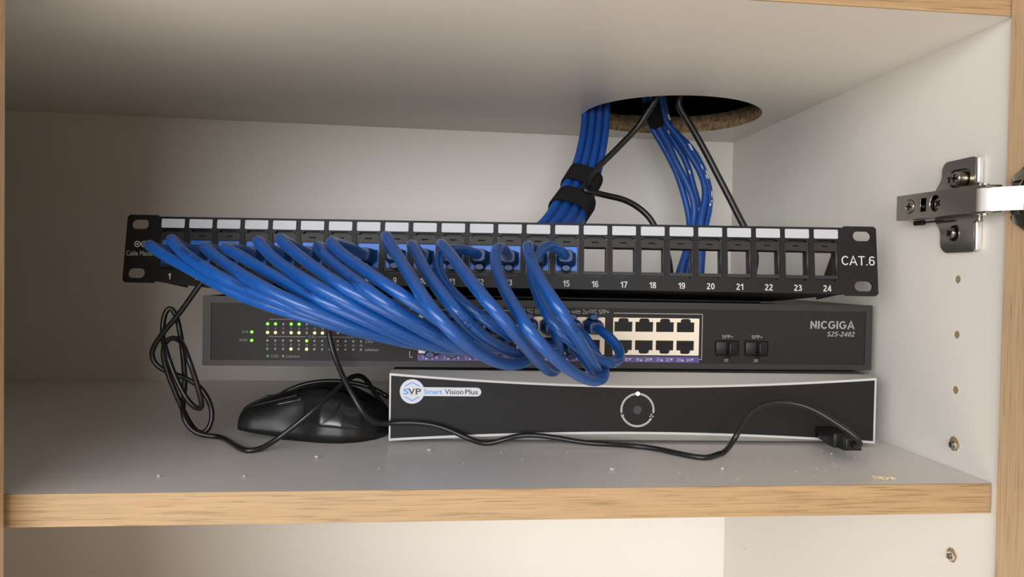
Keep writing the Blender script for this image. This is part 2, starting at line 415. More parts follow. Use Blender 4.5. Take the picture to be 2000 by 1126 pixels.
# left door, closed, its free edge towards us; right door swung open
bm = bmesh.new(); bx(bm, LEFT-14, -497.6, -S-17.5, -S-1.0, -338, H+11, 0.6); door_1 = tag(link_mesh('door_1', bm, OAK_V), kind='structure')
DX = -2.5
cupz, cupy = 151.0, -28.5
door_2 = tag(filled('door_2', [[(-S-1.6, -338), (-S-1.6, H+11), (-S-500, H+11), (-S-500, -338)], circle(cupy, cupz, 17.0, 40)], DX, DX+17, OAK_V, None, axis='yz'), kind='structure')

# ---------------------------------------------------------------- shelf board
bm = bmesh.new(); bx(bm, LEFT+1, -0.6, 0.9, D-0.5, -T, 0)
shelf = link_mesh('shelf', bm, W_SHELF)
tag(shelf, 'white melamine cabinet shelf with an oak front edge carrying the equipment', 'shelf')
bm = bmesh.new(); bx(bm, LEFT+1, -0.6, 0, 0.9, -T, 0, 0.25); link_mesh('edge_band', bm, OAK_H, shelf)['label'] = 'oak grained front edge'

# ---------------------------------------------------------------- shelf pegs in the right wall
def shelf_peg(y, z, label):
    bm = bmesh.new(); cyl(bm, (-1.6, y, z), (1, 0, 0), 2.6, 1.6, 20); 
    r = link_mesh('shelf_peg', bm, CHROME, None, 'angle', origin=Vector((0, y, z)))
    tag(r, label, 'shelf peg', 'metal shelf pegs')
    bm = bmesh.new(); bx(bm, -3.2, -1.6, -1.7, 1.0, -1.5, 1.5, 0.3); link_mesh('peg_tip', bm, NICKEL_DK, r, 'angle')
    bm = bmesh.new()
    rnd = random.Random(int(z*10)); ps = []
    for k in range(18):
        a = 2*math.pi*k/18; q = 3.5+rnd.random()*0.9
        ps.append((q*math.cos(a)+0.5, q*math.sin(a)+0.4))
    f = filled('chipped_edge', [ps], -0.05, -0.25, PLUG_BROWN, r, axis='yz')
shelf_peg(29.7, 13.9, 'metal shelf peg low on the right side panel, just above the shelf')
shelf_peg(29.1, -50.5, 'metal shelf peg with chipped hole on the right side panel, below the shelf')

# ---------------------------------------------------------------- hinge
hinge = thing('cabinet_hinge', Matrix.Translation((0, 28, 152)), 'nickel concealed cabinet hinge screwed to the right side panel', 'hinge')
HO = Vector((0, 28, 152))
def hpart(name, bm, m_, sm='angle', parent=None):
    for v in bm.verts: v.co -= HO
    return link_mesh(name, bm, m_, parent or hinge, sm)
def hfill(name, loops, x0, x1, m_):
    o = filled(name, [[(a-HO.y, b-HO.z) for a, b in lp] for lp in loops], x0, x1, m_, hinge, axis='yz'); return o
# cruciform mounting plate
plate = rrect(13, 43.5, 124.8, 178, 4)
plate_l = [(41, 178), (17, 178), (13, 174), (13, 128), (17, 124.8), (40, 124.8), (44, 128.5), (44, 138), (50, 145), (50, 162), (44, 168), (44, 174.5)]
slot_t = [(38, 170), (38, 163.5), (33.5, 162), (22, 162), (20.5, 165), (20.5, 171), (24, 172.5), (35, 172.5)]
slot_b = [(37, 140), (37, 133), (34, 131.5), (30, 131.5), (28.5, 134), (28.5, 141)]
def round_poly(pts, r, n=4):
    out = []
    for i, p in enumerate(pts):
        p = Vector(p); a = Vector(pts[i-1])-p; b = Vector(pts[(i+1) % len(pts)])-p
        q = min(r, a.length*0.45, b.length*0.45); a = p+a.normalized()*q; b = p+b.normalized()*q
        for k in range(n+1):
            t = k/n; out.append(tuple(a*(1-t)**2+p*2*t*(1-t)+b*t*t))
    return out
plate_l = round_poly(plate_l, 3.5)
slot_t = round_poly(slot_t, 3); slot_b = round_poly(slot_b, 3)
hfill('base_plate', [plate_l, slot_t, slot_b], -0.2, -2.4, NICKEL)
bm = bmesh.new(); bx(bm, -0.22, -0.05, 20, 40, 130, 174); hpart('plate_back', bm, NICKEL_DK, False)
for z0, z1 in ((162, 177.5), (125.5, 142)):
    bm = bmesh.new(); bx(bm, -4.2, -0.2, 12.2, 15.4, z0, z1, 1.2, 3)
    hpart('plate_lip', bm, CHROME)
# arm channel
arm_o = [(68.5, 145.4), (68.5, 160.6), (-3.5, 159.4), (-3.5, 145.2)]
holes = [circle(55.5, 153, 4.4, 24), [(46.5, 149), (46.5, 157), (40.5, 157), (40.5, 149)], circle(33, 153, 4.8, 24)]
hfill('arm', [arm_o] + holes, -12.8, -14.2, NICKEL)
bm = bmesh.new()
for z0, z1 in ((145.3, 146.7), (158.2, 159.6)): bx(bm, -13.4, -2.6, -3.5, 68, z0, z1)
bx(bm, -13.4, -9, 67.2, 68.5, 146, 160)
hpart('arm_side', bm, NICKEL_DK, False)
bm = bmesh.new(); bx(bm, -8.5, -2.4, 10, 66, 147, 158); hpart('arm_core', bm, BLK_DEEP, False)
def screw(y, z, x, r, hh, ang, lab=None):
    bm = bmesh.new(); cyl(bm, (x, y, z), (1, 0, 0), r, hh, 28)
    es = [e for e in bm.edges if abs(e.verts[0].co.x-x) < 1e-4 and abs(e.verts[1].co.x-x) < 1e-4]
    bmesh.ops.bevel(bm, geom=es, offset=r*0.18, segments=3, affect='EDGES')
    s = hpart('screw', bm, NICKEL)
    bm = bmesh.new()
    for a in (ang, ang+90):
        q = Matrix.Rotation(math.radians(a), 4, 'X'); r_ = bmesh.ops.create_cube(bm, size=1)
        for v in r_['verts']:
            v.co = q @ Vector((v.co.x*0.5, v.co.y*r*1.15, v.co.z*r*0.26)); v.co += Vector((x-0.02, y, z))
    for v in bm.verts: v.co -= HO
    link_mesh('cross_slot', bm, BLK_DEEP, s)
screw(55.5, 153, -14.9, 3.9, 7, 10); screw(33, 153, -12.2, 3.6, 5, 40)
screw(34, 167, -4.6, 3.6, 4.2, 30); screw(25.5, 166.5, -8.2, 4.0, 7.8, 5); screw(33.5, 136, -4.6, 3.4, 4.2, 55)
bm = bmesh.new(); cyl(bm, (-6, 62, 143.5), (0, -1, 0), 1.5, 8, 14); bx(bm, -6.6, -5.4, 36, 54, 143, 144); hpart('release_lever', bm, BLK_PLASTIC)
bm = bmesh.new(); bx(bm, -10, -9, 42, 45, 150, 156); hpart('cam', bm, NICKEL)
# bright link arm to the cup
path = [(-11.5, -0.2), (-14.2, -1.0), (-15.2, -2.6), (-14.4, -4.2), (-5.2, -14.2), (3.5, -23.5), (7.0, -30)]
bm = bmesh.new(); va = []
for i, (x, y) in enumerate(path):
    j0, j1 = path[max(0, i-1)], path[min(len(path)-1, i+1)]
    t = Vector((j1[0]-j0[0], j1[1]-j0[1])).normalized(); nx, ny = -t.y, t.x
    va.append([bm.verts.new((x+nx*h_, y+ny*h_, z)) for h_, z in ((-.8, 145.2), (-.8, 157.4), (.8, 157.4), (.8, 145.2))])
for a, b in zip(va, va[1:]):
    for j in range(4): bm.faces.new((a[j], a[(j+1) % 4], b[(j+1) % 4], b[j]))
bm.faces.new(va[0]); bm.faces.new(va[-1][::-1])
bmesh.ops.subdivide_edges(bm, edges=bm.edges, cuts=0)
hpart('link_arm', bm, CHROME)
bm = bmesh.new()
for z0, z1 in ((157.6, 158.8), (143.9, 145.1)):
    bx(bm, -16.4, -10.5, -9.5, 2, z0, z1, 0.5)
    cyl(bm, (-13.0, -4.5, z0-0.7 if z0 < 150 else z0), (0, 0, 1), 1.9, 1.9, 18)
hpart('knuckle', bm, NICKEL)
# cup in the open door
bm = bmesh.new()
cyl(bm, (DX-0.02, cupy, cupz), (1, 0, 0), 16.6, 11, 40)
hpart('cup', bm, NICKEL_DK)
o_ = hfill('cup_flange', [circle(cupy, cupz, 18.2, 44), circle(cupy, cupz, 13.5, 36)], DX-0.1, DX-1.5, NICKEL_DK)
bm = bmesh.new()
for s in (-1, 1):
    pr = [bm.verts.new((DX-1.2-5.5*math.sin(math.pi*k/10), cupy+15*math.cos(math.pi*k/10), cupz+s*8.5)) for k in range(11)]
    pq = [bm.verts.new((DX-1.2-1.0*math.sin(math.pi*k/10), cupy+17.4*math.cos(math.pi*k/10)*1.0, cupz+s*(8.5+7.2*math.sin(math.pi*k/10)))) for k in range(11)]
    for k in range(10): bm.faces.new((pr[k], pr[k+1], pq[k+1], pq[k]))
hpart('cup_shoulder', bm, NICKEL_DK, True)

# ---------------------------------------------------------------- patch panel
def frame(x, y, z, yaw, lean, bank=0.0):
    ex = Vector((math.cos(yaw)*math.cos(bank), math.sin(yaw)*math.cos(bank), math.sin(bank)))
    nn = Vector((-math.sin(yaw), math.cos(yaw), 0))
    ez = Vector((0, 0, 1))*math.cos(lean)+nn*math.sin(lean); ez = (ez-ex*ez.dot(ex)).normalized()
    ny = ez.cross(ex)
    return Matrix((ex, ny, ez)).transposed().to_4x4(), Vector((x, y, z))
R, O = frame(-22.85, 71.25, 98.09, -0.11945, 0.13938, -0.0012)
PW = 482.6
PM = R.copy(); PM.translation = O - (R @ Vector((PW, 0, 0)))
panel = thing('patch_bay', PM, 'long black rack patch panel with 24 numbered openings, lying on the network switch', 'patch panel')
def jx(k): return 30.55+18.27*(k-1)          # centre of opening k
outline = [(1.5, 0), (20, 0), (21, 0.9), (461.6, 0.9), (462.6, 0), (481, 0), (482.6, 1.5), (482.6, 43), (481, 44.45), (462.6, 44.45), (461.8, 43.5), (20.8, 43.5), (20, 44.45), (1.5, 44.45), (0, 43), (0, 1.5)]
loops = [outline]
for x0 in (3.0, 467.9):
    for z0 in (2.9, 35.0): loops.append(rrect(x0, x0+11.3, z0, z0+6.4, 3.19, 8))
for k in range(1, 25):
    c = jx(k); loops.append([(c-7.6, 10.1), (c-5.6, 10.1), (c-5.0, 8.9), (c+5.0, 8.9), (c+5.6, 10.1), (c+7.6, 10.1), (c+7.6, 33.8), (c+6.2, 34.0), (c+5.0, 35.3), (c-5.0, 35.3), (c-6.2, 34.0), (c-7.6, 33.8)])
filled('faceplate', loops, 0, 1.6, BLK_STEEL, panel)
bm = bmesh.new()
# bottom flange, tapered, with a turned lip at the back
fl = [(21, 1.6), (462, 1.6), (432, 52), (56, 52)]
for z0, z1 in ((0.9, 2.3),):
    a = [bm.verts.new((x, y, z0)) for x, y in fl]; b = [bm.verts.new((x, y, z1)) for x, y in fl]
    bm.faces.new(a[::-1]); bm.faces.new(b)
    for i in range(4): bm.faces.new((a[i], a[(i+1) % 4], b[(i+1) % 4], b[i]))
bx(bm, 64, 424, 50, 52, -0.2, 2.0)
link_mesh('bottom_flange', bm, BLK_STEEL, panel)
for x in (20.2, 461.2):
    prof = [(1.6, 1.5), (1.6, 37), (8, 36), (20, 27), (29, 18.5), (46, 2.4)]
    bm = bmesh.new(); a = [bm.verts.new((x, *q)) for q in prof]; b = [bm.verts.new((x+1.4, *q)) for q in prof]
    bm.faces.new(a); bm.faces.new(b[::-1])
    for i in range(6): bm.faces.new((a[i], a[(i+1) % 6], b[(i+1) % 6], b[i]))
    link_mesh('side_bracket', bm, BLK_STEEL, panel)
# repeats inside the panel: frame, label, (jack) - first built, then copied
def copies(o, xs):
    for x in xs:
        c = o.copy(); C.objects.link(c); c.parent = o.parent; c.location = (o.location[0]+x*MM, o.location[1], o.location[2])
c0 = jx(1)
fr_l = [[(-7.45, 10.4), (7.45, 10.4), (7.45, 33.2), (6.9, 33.6), (-6.9, 33.6), (-7.45, 33.2)], [(-7.0, 12.6), (7.0, 12.6), (7.0, 28.6), (-7.0, 28.6)], [(-2.3, 31.0), (2.3, 31.0), (2.3, 31.9), (-2.3, 31.9)]]
kf = filled('keystone_frame', [[(x+c0, z) for x, z in lp] for lp in fr_l], 0.7, 10.0, FRAME_BLK, panel)
copies(kf, [18.27*k for k in range(1, 24)])
bm = bmesh.new(); bx(bm, c0-2.6, c0+2.6, 7.0, 8.0, 30.8, 32.2); kb = link_mesh('frame_slot', bm, BLK_DEEP, panel); copies(kb, [18.27*k for k in range(1, 24)])
bm = bmesh.new(); bx(bm, c0-6.8, c0+6.8, 2.2, 9.0, 33.3, 36.2); kc = link_mesh('frame_clip', bm, BLK_DEEP, panel); copies(kc, [18.27*k for k in range(1, 24)])
bm = bmesh.new(); bx(bm, c0-6.0, c0+6.0, 2.2, 9.0, 8.2, 10.5); kc = link_mesh('frame_foot', bm, BLK_DEEP, panel); copies(kc, [18.27*k for k in range(1, 24)])
lb = filled('label_strip', [rrect(c0-7.55, c0+7.55, 36.15, 42.0, 0.6, 3)], 0.0, -0.5, WHITE_LABEL, panel); copies(lb, [18.27*k for k in range(1, 24)])
jk_l = [[(-6.95, 12.8), (6.95, 12.8), (6.95, 28.4), (-6.95, 28.4)], [(-5.9, 16.4), (-3.2, 16.4), (-3.2, 14.2), (3.2, 14.2), (3.2, 16.4), (5.9, 16.4), (5.9, 24.4), (-5.9, 24.4)]]
jk = filled('keystone_jack', [[(x+c0, z) for x, z in lp] for lp in jk_l], 2.2, 26, JACK_BLUE, panel); copies(jk, [18.27*k for k in range(1, 15)])
jb = box('jack_back', (c0-6.9, c0+6.9, 20, 30, 13, 28), JACK_BLUE, panel); copies(jb, [18.27*k for k in range(1, 15)])
for k in range(1, 25):
    c = jx(k); gtext('port_number', str(k), c-2.7, c+2.7, 2.35, 6.35, 0, WHITE_INK, panel, fit=False)
gtext('category_lettering', 'CAT.6', 460.2, 481.0, 19.4, 25.3, 0, WHITE_INK, panel, h=0.06)
text('brand_lettering', 'Cable Matters', 1.2, 20.4, 17.5, 20.7, 0, GREY_INK, panel, bold=0.0)
# brand emblem: two linked rings
for cx in (8.0, 12.4):
    filled('emblem_ring', [circle(cx, 25.1, 2.1, 26), circle(cx, 25.1, 1.45, 26)], 0, -0.08, GREY_INK, panel)
    filled('emblem_ring', [circle(cx, 25.1, 0.75, 18)], 0, -0.08, GREY_INK, panel)

# ---------------------------------------------------------------- network switch
R2, O2 = frame(-5.92, 104.64, 46.995, -0.013621, 0.0, -0.00067)
SM = R2.copy(); SM.translation = O2 - (R2 @ Vector((440, 0, 0)))
switch = thing('network_switch', SM, 'dark grey rack network switch with lit port lights, stacked on the video recorder', 'network switch')
box('chassis', (0.6, 439.4, 2.0, 215, 0.2, 43.8), BLK_STEEL, switch)
filled('front_rim', [rrect(0, 440, 0, 44, 0.8, 3), rrect(5, 435.8, 3.7, 39.6, 0.6, 3)], 0, 2.2, SW_RIM, switch)
def px16(k):  # port k: centre x and z on the switch
    b, c, top = (k-1)//8, ((k-1) % 8)//2, k % 2 == 1
    return 141.9+63.6*b+14.0*c, (27.3 if top else 15.7), top
face_holes = [rrect(135+63.6*b, 193+63.6*b, 8.9, 33.5, 0.5, 3) for b in range(3)]
sfp_h = [rrect(331.2, 347.9, 8.6, 19.4, 1.4, 4), rrect(351.5, 368.2, 8.6, 19.4, 1.4, 4)]
filled('front_face', [rrect(4.6, 436.2, 3.3, 40.0, 0.5, 2)] + face_holes + sfp_h, 0.9, 2.4, SW_FACE, switch)
for b in range(3):
    x0 = 135+63.6*b
    loops = [rrect(x0, x0+58, 8.9, 33.5, 0.5, 3)]
    for k in range(b*8+1, b*8+9):
        c, z, top = px16(k); s = 1 if top else -1
        def q(a, h): return (c+a, z+s*h)
        loops.append([q(-6.1, -3.0), q(6.1, -3.0), q(6.1, 3.6), q(3.5, 3.6), q(3.5, 5.1), q(2.2, 5.9), q(-2.2, 5.9), q(-3.5, 5.1), q(-3.5, 3.6), q(-6.1, 3.6)])
    blk = filled('port_block', loops, 0.6, 7, CREAM, switch)
    for k in range(b*8+1, b*8+9):
        c, z, top = px16(k); s = 1 if top else -1
        bm = bmesh.new()
        bx(bm, c-6.3, c+6.3, 7, 15, z-6.2, z+6.2)
        bx(bm, c-4.4, c+2.2, 3.0, 7.2, z+s*0.4-0.2, z+s*2.6)         # contact tongue
        bx(bm, c-4.4, c+2.2, 1.6, 7.2, z-s*0.4-0.3, z-s*0.4+0.3)
        bx(bm, c-6.25, c-6.12, 0.9, 8, z-3.1, z+3.6); bx(bm, c+6.12, c+6.25, 0.9, 8, z-3.1, z+3.6)
        link_mesh('port_socket', bm, BLK_DEEP, blk)
    x1 = x0
    bm = bmesh.new(); bx(bm, x0-0.5, x0+58.5, 0.75, 1.0, 4.0, 8.1); link_mesh('number_strip', bm, PURPLE, switch)
    for c_ in range(4):
        n1 = b*8+c_*2+1; cx = 141.9+63.6*b+14*c_
        gtext('port_number', str(n1), cx-5.4, cx-3.0, 4.9, 7.0, 0.75, WHITE_INK, switch, h=0.06, fit=False)
        filled('port_arrow', [[(cx-2.6, 5.0), (cx-0.8, 5.0), (cx-1.7, 6.8)]], 0.74, 0.66, WHITE_INK, switch)
        gtext('port_number', str(n1+1), cx+1.0, cx+3.4, 4.9, 7.0, 0.75, WHITE_INK, switch, h=0.06, fit=False)
        filled('port_arrow', [[(cx+3.9, 6.8), (cx+5.7, 6.8), (cx+4.8, 5.0)]], 0.74, 0.66, WHITE_INK, switch)
# thin printed bracket around the ports
bm = bmesh.new()
for d in ((262.3, 322.6, 36.2, 36.7), (322.1, 322.6, 6.2, 36.7), (320.3, 322.6, 6.0, 6.5), (129.2, 129.7, 6.2, 10.2), (129.2, 131.4, 6.0, 6.5), (129.2, 203.5, 36.9, 37.4)):
    bx(bm, d[0], d[1], 0.8, 0.92, d[2], d[3])
link_mesh('printed_bracket', bm, GREY_INK, switch)
text('lettering', '24x2.5G Ethernet Switch with 2x10G SFP+', 197.0, 259.3, 35.5, 38.6, 0.9, GREY_INK, switch, bold=0.0)
gtext('brand_lettering', 'NICGIGA', 397.0, 427.9, 27.7, 33.0, 0.9, GREY_INK, switch, h=0.085)
gtext('model_lettering', 'S25-2402', 408.9, 428.2, 22.6, 25.9, 0.9, GREY_INK, switch, shear=0.22, h=0.08)
for i, xx in enumerate((331.2, 351.5)):
    cage = box('module_bay', (xx+0.3, xx+16.4, 3.0, 14, 8.9, 19.1), BLK_DEEP, switch)
    bm = bmesh.new(); bx(bm, xx+0.8, xx+15.8, 0.5, 6, 9.4, 18.6, 0.9); dp = link_mesh('dust_plug', bm, BLK_PLASTIC, switch, 'angle')
    bm = bmesh.new(); bx(bm, xx+8.0, xx+9.4, -5.0, 1, 10.2, 17.8, 0.6); link_mesh('pull_tab', bm, BLK_PLASTIC, dp, 'angle')
    bm = bmesh.new(); bx(bm, xx+4.8, xx+11.2, 0.4, 3, 7.5, 9.0, 0.3); link_mesh('latch_tab', bm, BLK_DEEP, dp, 'angle')
    gtext('lettering', 'SFP+', xx+4.8, xx+12.3, 20.5, 22.8, 0.9, GREY_INK, switch)
    gtext('lettering', str(25+i), xx+6.7, xx+9.4, 4.9, 6.8, 0.9, GREY_INK, switch)
# indicator lights
def led(x, z, m_, r=0.85, proud=0.5):
    bm = bmesh.new(); q = Matrix.Translation((x, 0.9, z)) @ Matrix.Diagonal((r, proud, r, 1))
    bmesh.ops.create_uvsphere(bm, u_segments=14, v_segments=8, radius=1, matrix=q)
    return link_mesh('indicator_light', bm, m_, switch, True)
G, A, o, w_ = 'G', 'A', 'o', 'w'
rows = [(26.7, [G, G, o, G, G, o, o, o, o, o, o, o, o]), (21.2, [A, A, w_, A, A, w_, A, A, w_, w_, o, o, o]),
        (16.1, [w_, o, o, w_, w_, G, o, o, o, o, o, o, o]), (10.8, [o, o, o, A, w_, A, w_, o, o, o, o, o, o])]
for z, r in rows:
    for i, c in enumerate(r):
        x = 39.75+4.89*i
        l = led(x, z, {G: LED_GREEN, A: LED_AMBER, o: LED_OFF, w_: LED_OFFW}[c], 0.95 if c in (G, A) else 0.8)
        if c in (G, A): l['label'] = 'lit green indicator light' if c == G else 'lit amber indicator light'
for z in (21.4, 16.1): led(30.0, z, LED_GREEN, 0.95)['label'] = 'lit green indicator light'
for x, m_ in ((40.0, LEG_GREEN), (49.6, DIM_INK)):
    filled('legend_dot', [circle(x, 6.25, 0.75, 16)], 0.9, 0.82, m_, switch)
text('lettering', '2.5G', 42.0, 46.6, 5.4, 7.1, 0.9, DIM_INK, switch, bold=0)
text('lettering', 'Link/act', 51.6, 60.0, 5.4, 7.1, 0.9, DIM_INK, switch, bold=0)
text('lettering', 'Link/act', 101.2, 109.6, 10.0, 11.7, 0.9, GREY_INK, switch, bold=0)
text('lettering', '2.5G', 101.2, 105.8, 15.3, 17.0, 0.9, GREY_INK, switch, bold=0)
text('lettering', 'SYS', 24.0, 27.8, 20.6, 22.2, 0.9, DIM_INK, switch, bold=0)
text('lettering', 'PWR', 22.6, 27.4, 15.3, 16.9, 0.9, DIM_INK, switch, bold=0)
text('lettering', '2.5G', 65.2, 69.8, 18.0, 19.4, 0.9, DIM_INK, switch, bold=0)
bm = bmesh.new()
for d in ((40.5, 63.5, 18.55, 18.85), (71, 93.5, 18.55, 18.85), (40.5, 93.5, 29.5, 29.8)): bx(bm, d[0], d[1], 0.82, 0.92, d[2], d[3])
link_mesh('printed_line', bm, DIM_INK, switch)
for i in range(13):
    if i < 10 or True:
        x = 39.75+4.89*i
        gtext('lettering', str(2*i+2), x-1, x+1, 12.8, 14.2, 0.9, DIM_INK, switch, fit=False)
        gtext('lettering', str(2*i+1), x-1, x+1, 23.2, 24.6, 0.9, DIM_INK, switch, fit=False)

# ---------------------------------------------------------------- video recorder
NW, NH = 313.0, 43.0
NM = Matrix.Rotation(-0.0447, 4, 'Z'); NM.translation = Vector((-15.5, 83.0, 3.0)) - (NM.to_3x3() @ Vector((NW, 0, 0)))
nvr = thing('video_recorder', NM, 'low black and silver video recorder box with a round button ring, on the shelf', 'recorder')
box('case', (1.0, NW-1.0, 9.0, 205, 1.0, NH-0.1), NVR_BODY, nvr)
def ztop(x): u = (x-NW/2)/(NW/2); return 34.4+6.4*abs(u)**1.8
def zbot(x): u = (x-NW/2)/(NW/2); return 5.6-5.2*abs(u)**1.9
xs = [NW*k/60 for k in range(61)]
def strip(bm, A_, B_):
    a = [bm.verts.new(p) for p in A_]; b = [bm.verts.new(p) for p in B_]
    for i in range(len(a)-1): bm.faces.new((a[i], a[i+1], b[i+1], b[i]))
bm = bmesh.new()
strip(bm, [(x, 0.6, ztop(x)+0.9) for x in xs], [(x, 8.0, NH) for x in xs])
strip(bm, [(x, 8.0, NH) for x in xs], [(x, 9.5, NH) for x in xs])
strip(bm, [(x, 0.6, zbot(x)-0.9) for x in xs], [(x, 5.0, -0.6) for x in xs])
strip(bm, [(x, 5.0, -0.6) for x in xs], [(x, 18.0, -0.6) for x in xs])
for x in (0.0, NW):
    bm.faces.new([bm.verts.new(p) for p in ((x, 0.6, -0.4), (x, 18, -0.6), (x, 9.5, NH), (x, 8, NH), (x, 0.6, ztop(x)+0.9))])
bm.normal_update(); link_mesh('bezel', bm, NVR_SILVER, nvr, 'angle')
outer = [(x, ztop(x)+1.1) for x in xs] + [(x, zbot(x)-1.1) for x in reversed(xs)]
inner = [(1.0+(NW-2)*k/60, ztop(1.0+(NW-2)*k/60)-0.35) for k in range(61)]; inner += [(x, zbot(x)+0.35) for x, _ in reversed(inner)]
filled('bezel_rim', [outer, inner], -0.3, 1.2, NVR_RIM, nvr)
filled('front_face', [inner], 0.15, 1.0, NVR_BLACK, nvr)
RC = (157.2, 19.9)
def arc(r0, r1, a0, a1): return circle(*RC, r1, 40, a0, a1) + circle(*RC, r0, 40, a1, a0)
for a0, a1 in ((-10, 85), (95, 190), (206, 330)):
    filled('button_ring', [arc(9.7, 11.0, a0, a1)], 0.15, -0.1, RING_GREY, nvr)
bm = bmesh.new(); bmesh.ops.create_uvsphere(bm, u_segments=16, v_segments=8, radius=1, matrix=Matrix.Translation((RC[0], 0.0, RC[1]+10.4)) @ Matrix.Diagonal((1.3, 0.5, 1.3, 1)))
link_mesh('power_light', bm, LED_WHITE, nvr, True)['label'] = 'lit white power light at the top of the ring'
filled('sensor', [circle(*RC, 2.7, 28)], 0.15, -0.05, BTN, nvr)
filled('disk_mark', [circle(RC[0]-9.6, RC[1]-3.6, 1.0, 16), circle(RC[0]-9.6, RC[1]-3.2, 0.35, 10)], 0.15, -0.08, RING_GREY, nvr)
for dx, dz in ((9.1, -2.8), (8.4, -4.0), (10.0, -4.1)):
    filled('network_mark', [circle(RC[0]+dx, RC[1]+dz, 0.55, 12)], 0.15, -0.08, RING_GREY, nvr)
# round-ended sticker
cx, cz, r = 14.2, 30.45, 7.7
a0 = math.degrees(math.asin(2.75/r))
st = circle(cx, cz, r, 60, a0, 360-a0) + [(54.5, cz-2.75)] + [(54.8+2.75*math.sin(math.pi*k/10), cz-2.75*math.cos(math.pi*k/10)) for k in range(11)] + [(54.5, cz+2.75)]
stk = filled('logo_sticker', [st], 0.15, -0.1, STICK_WHITE, nvr)
def stext(s, x0, x1, z0, z1, m_, b=0.01, sh=0.0): return text('lettering', s, x0, x1, z0, z1, -0.12, m_, stk, bold=b, shear=sh)
stext('Smart', 21.6, 33.0, cz-1.55, cz+1.55, STICK_BLUE); stext('Vision', 34.6, 46.2, cz-1.55, cz+1.6, STICK_BLACK); stext('Plus', 47.4, 55.4, cz-1.55, cz+1.6, STICK_BLACK)
stext('S', 8.7, 12.1, cz-1.9, cz+1.9, STICK_BLUE, 0.02); stext('V', 11.8, 16.0, cz-1.9, cz+1.9, STICK_BLACK, 0.02); stext('P', 16.4, 19.8, cz-1.9, cz+1.9, STICK_BLACK, 0.02)
for s in (1, -1):
    filled('shield_mark', [[(cx-4.6, cz+s*3.6), (cx, cz+s*6.1), (cx+4.6, cz+s*3.6), (cx+4.6, cz+s*3.0), (cx, cz+s*5.4), (cx-4.6, cz+s*3.0)]], -0.1, -0.18, STICK_BLUE, stk)
box('usb_port', (273.6, 287.6, -0.15, 0.4, 3.4, 10.2), BLK_DEEP, nvr)
for x in (18, NW-18):
    for y in (26, 190):
        bm = bmesh.new(); cyl(bm, (x, y, -2.9), (0, 0, 1), 8, 4.2, 24); link_mesh('foot', bm, BLK_PLASTIC, nvr)

# ---------------------------------------------------------------- blue patch cables
def nrm(M_): return (M_.to_3x3() @ Vector((0, 1, 0))).normalized()
NP, NS = nrm(PM), nrm(SM)
UP_P, UP_S = (PM.to_3x3() @ Vector((0, 0, 1))), Vector((0, 0, 1))
def jack_pt(k): return PM @ Vector((jx(k), 2.0, 19.6))
def port_pt(k):
    x, z, top = px16(k); return SM @ Vector((x, 0.6, z+(0.3 if top else -0.3)))
CR = 3.05
SEC = [(math.copysign(abs(math.cos(t))**0.55, math.cos(t)), math.copysign(abs(math.sin(t))**0.55, math.sin(t))) for t in [2*math.pi*k/24 for k in range(24)]]
def boot(base, nout, side, upv, latch, parent, ln=15.0, bend=Vector((0, 0, 0))):
    """moulded plug with strain-relief boot; nout points out of the jack"""
    sx = upv.cross(nout).normalized()
    bm = bmesh.new(); rings = []
    prof = [(-4, 5.7, 4.1), (0, 5.8, 4.2), (0.3, 6.1, 4.7), (6.5, 6.1, 4.7), (7.2, 5.6, 4.4), (9.0, 5.2, 4.2), (ln-1.0, 4.9, 4.1), (ln, 4.2, 3.7)]
    for d, a, b in prof:
        c = base+nout*d+bend*(max(0, d)/ln)**1.5
        rings.append([bm.verts.new(c+sx*(p*a)+upv*(q_*b)) for p, q_ in SEC])
    for A_, B_ in zip(rings, rings[1:]):
        for j in range(24): bm.faces.new((A_[j], A_[(j+1) % 24], B_[(j+1) % 24], B_[j]))
    bm.faces.new(rings[0][::-1]); bm.faces.new(rings[-1])
    p = link_mesh('plug', bm, BOOT_BLUE, parent, 'angle', origin=None)
    for v in p.data.vertices: v.co -= parent.location
    bm = bmesh.new(); rings = []
    for d, a, b in ((-1, 3.0, 1.8), (4, 3.0, 2.1), (8, 3.3, 2.2), (9.2, 2.6, 1.7)):
        c = base+nout*d+upv*(latch*6.6)+bend*(max(0, d)/ln)**1.5
        rings.append([bm.verts.new(c+sx*(a*math.cos(t))+upv*(b*math.sin(t))) for t in [2*math.pi*k/16 for k in range(16)]])
    for A_, B_ in zip(rings, rings[1:]):
        for j in range(16): bm.faces.new((A_[j], A_[(j+1) % 16], B_[(j+1) % 16], B_[j]))
    bm.faces.new(rings[0][::-1]); bm.faces.new(rings[-1])
    l = link_mesh('latch_guard', bm, BOOT_BLUE, p, 'angle')
    for v in l.data.vertices: v.co -= parent.location
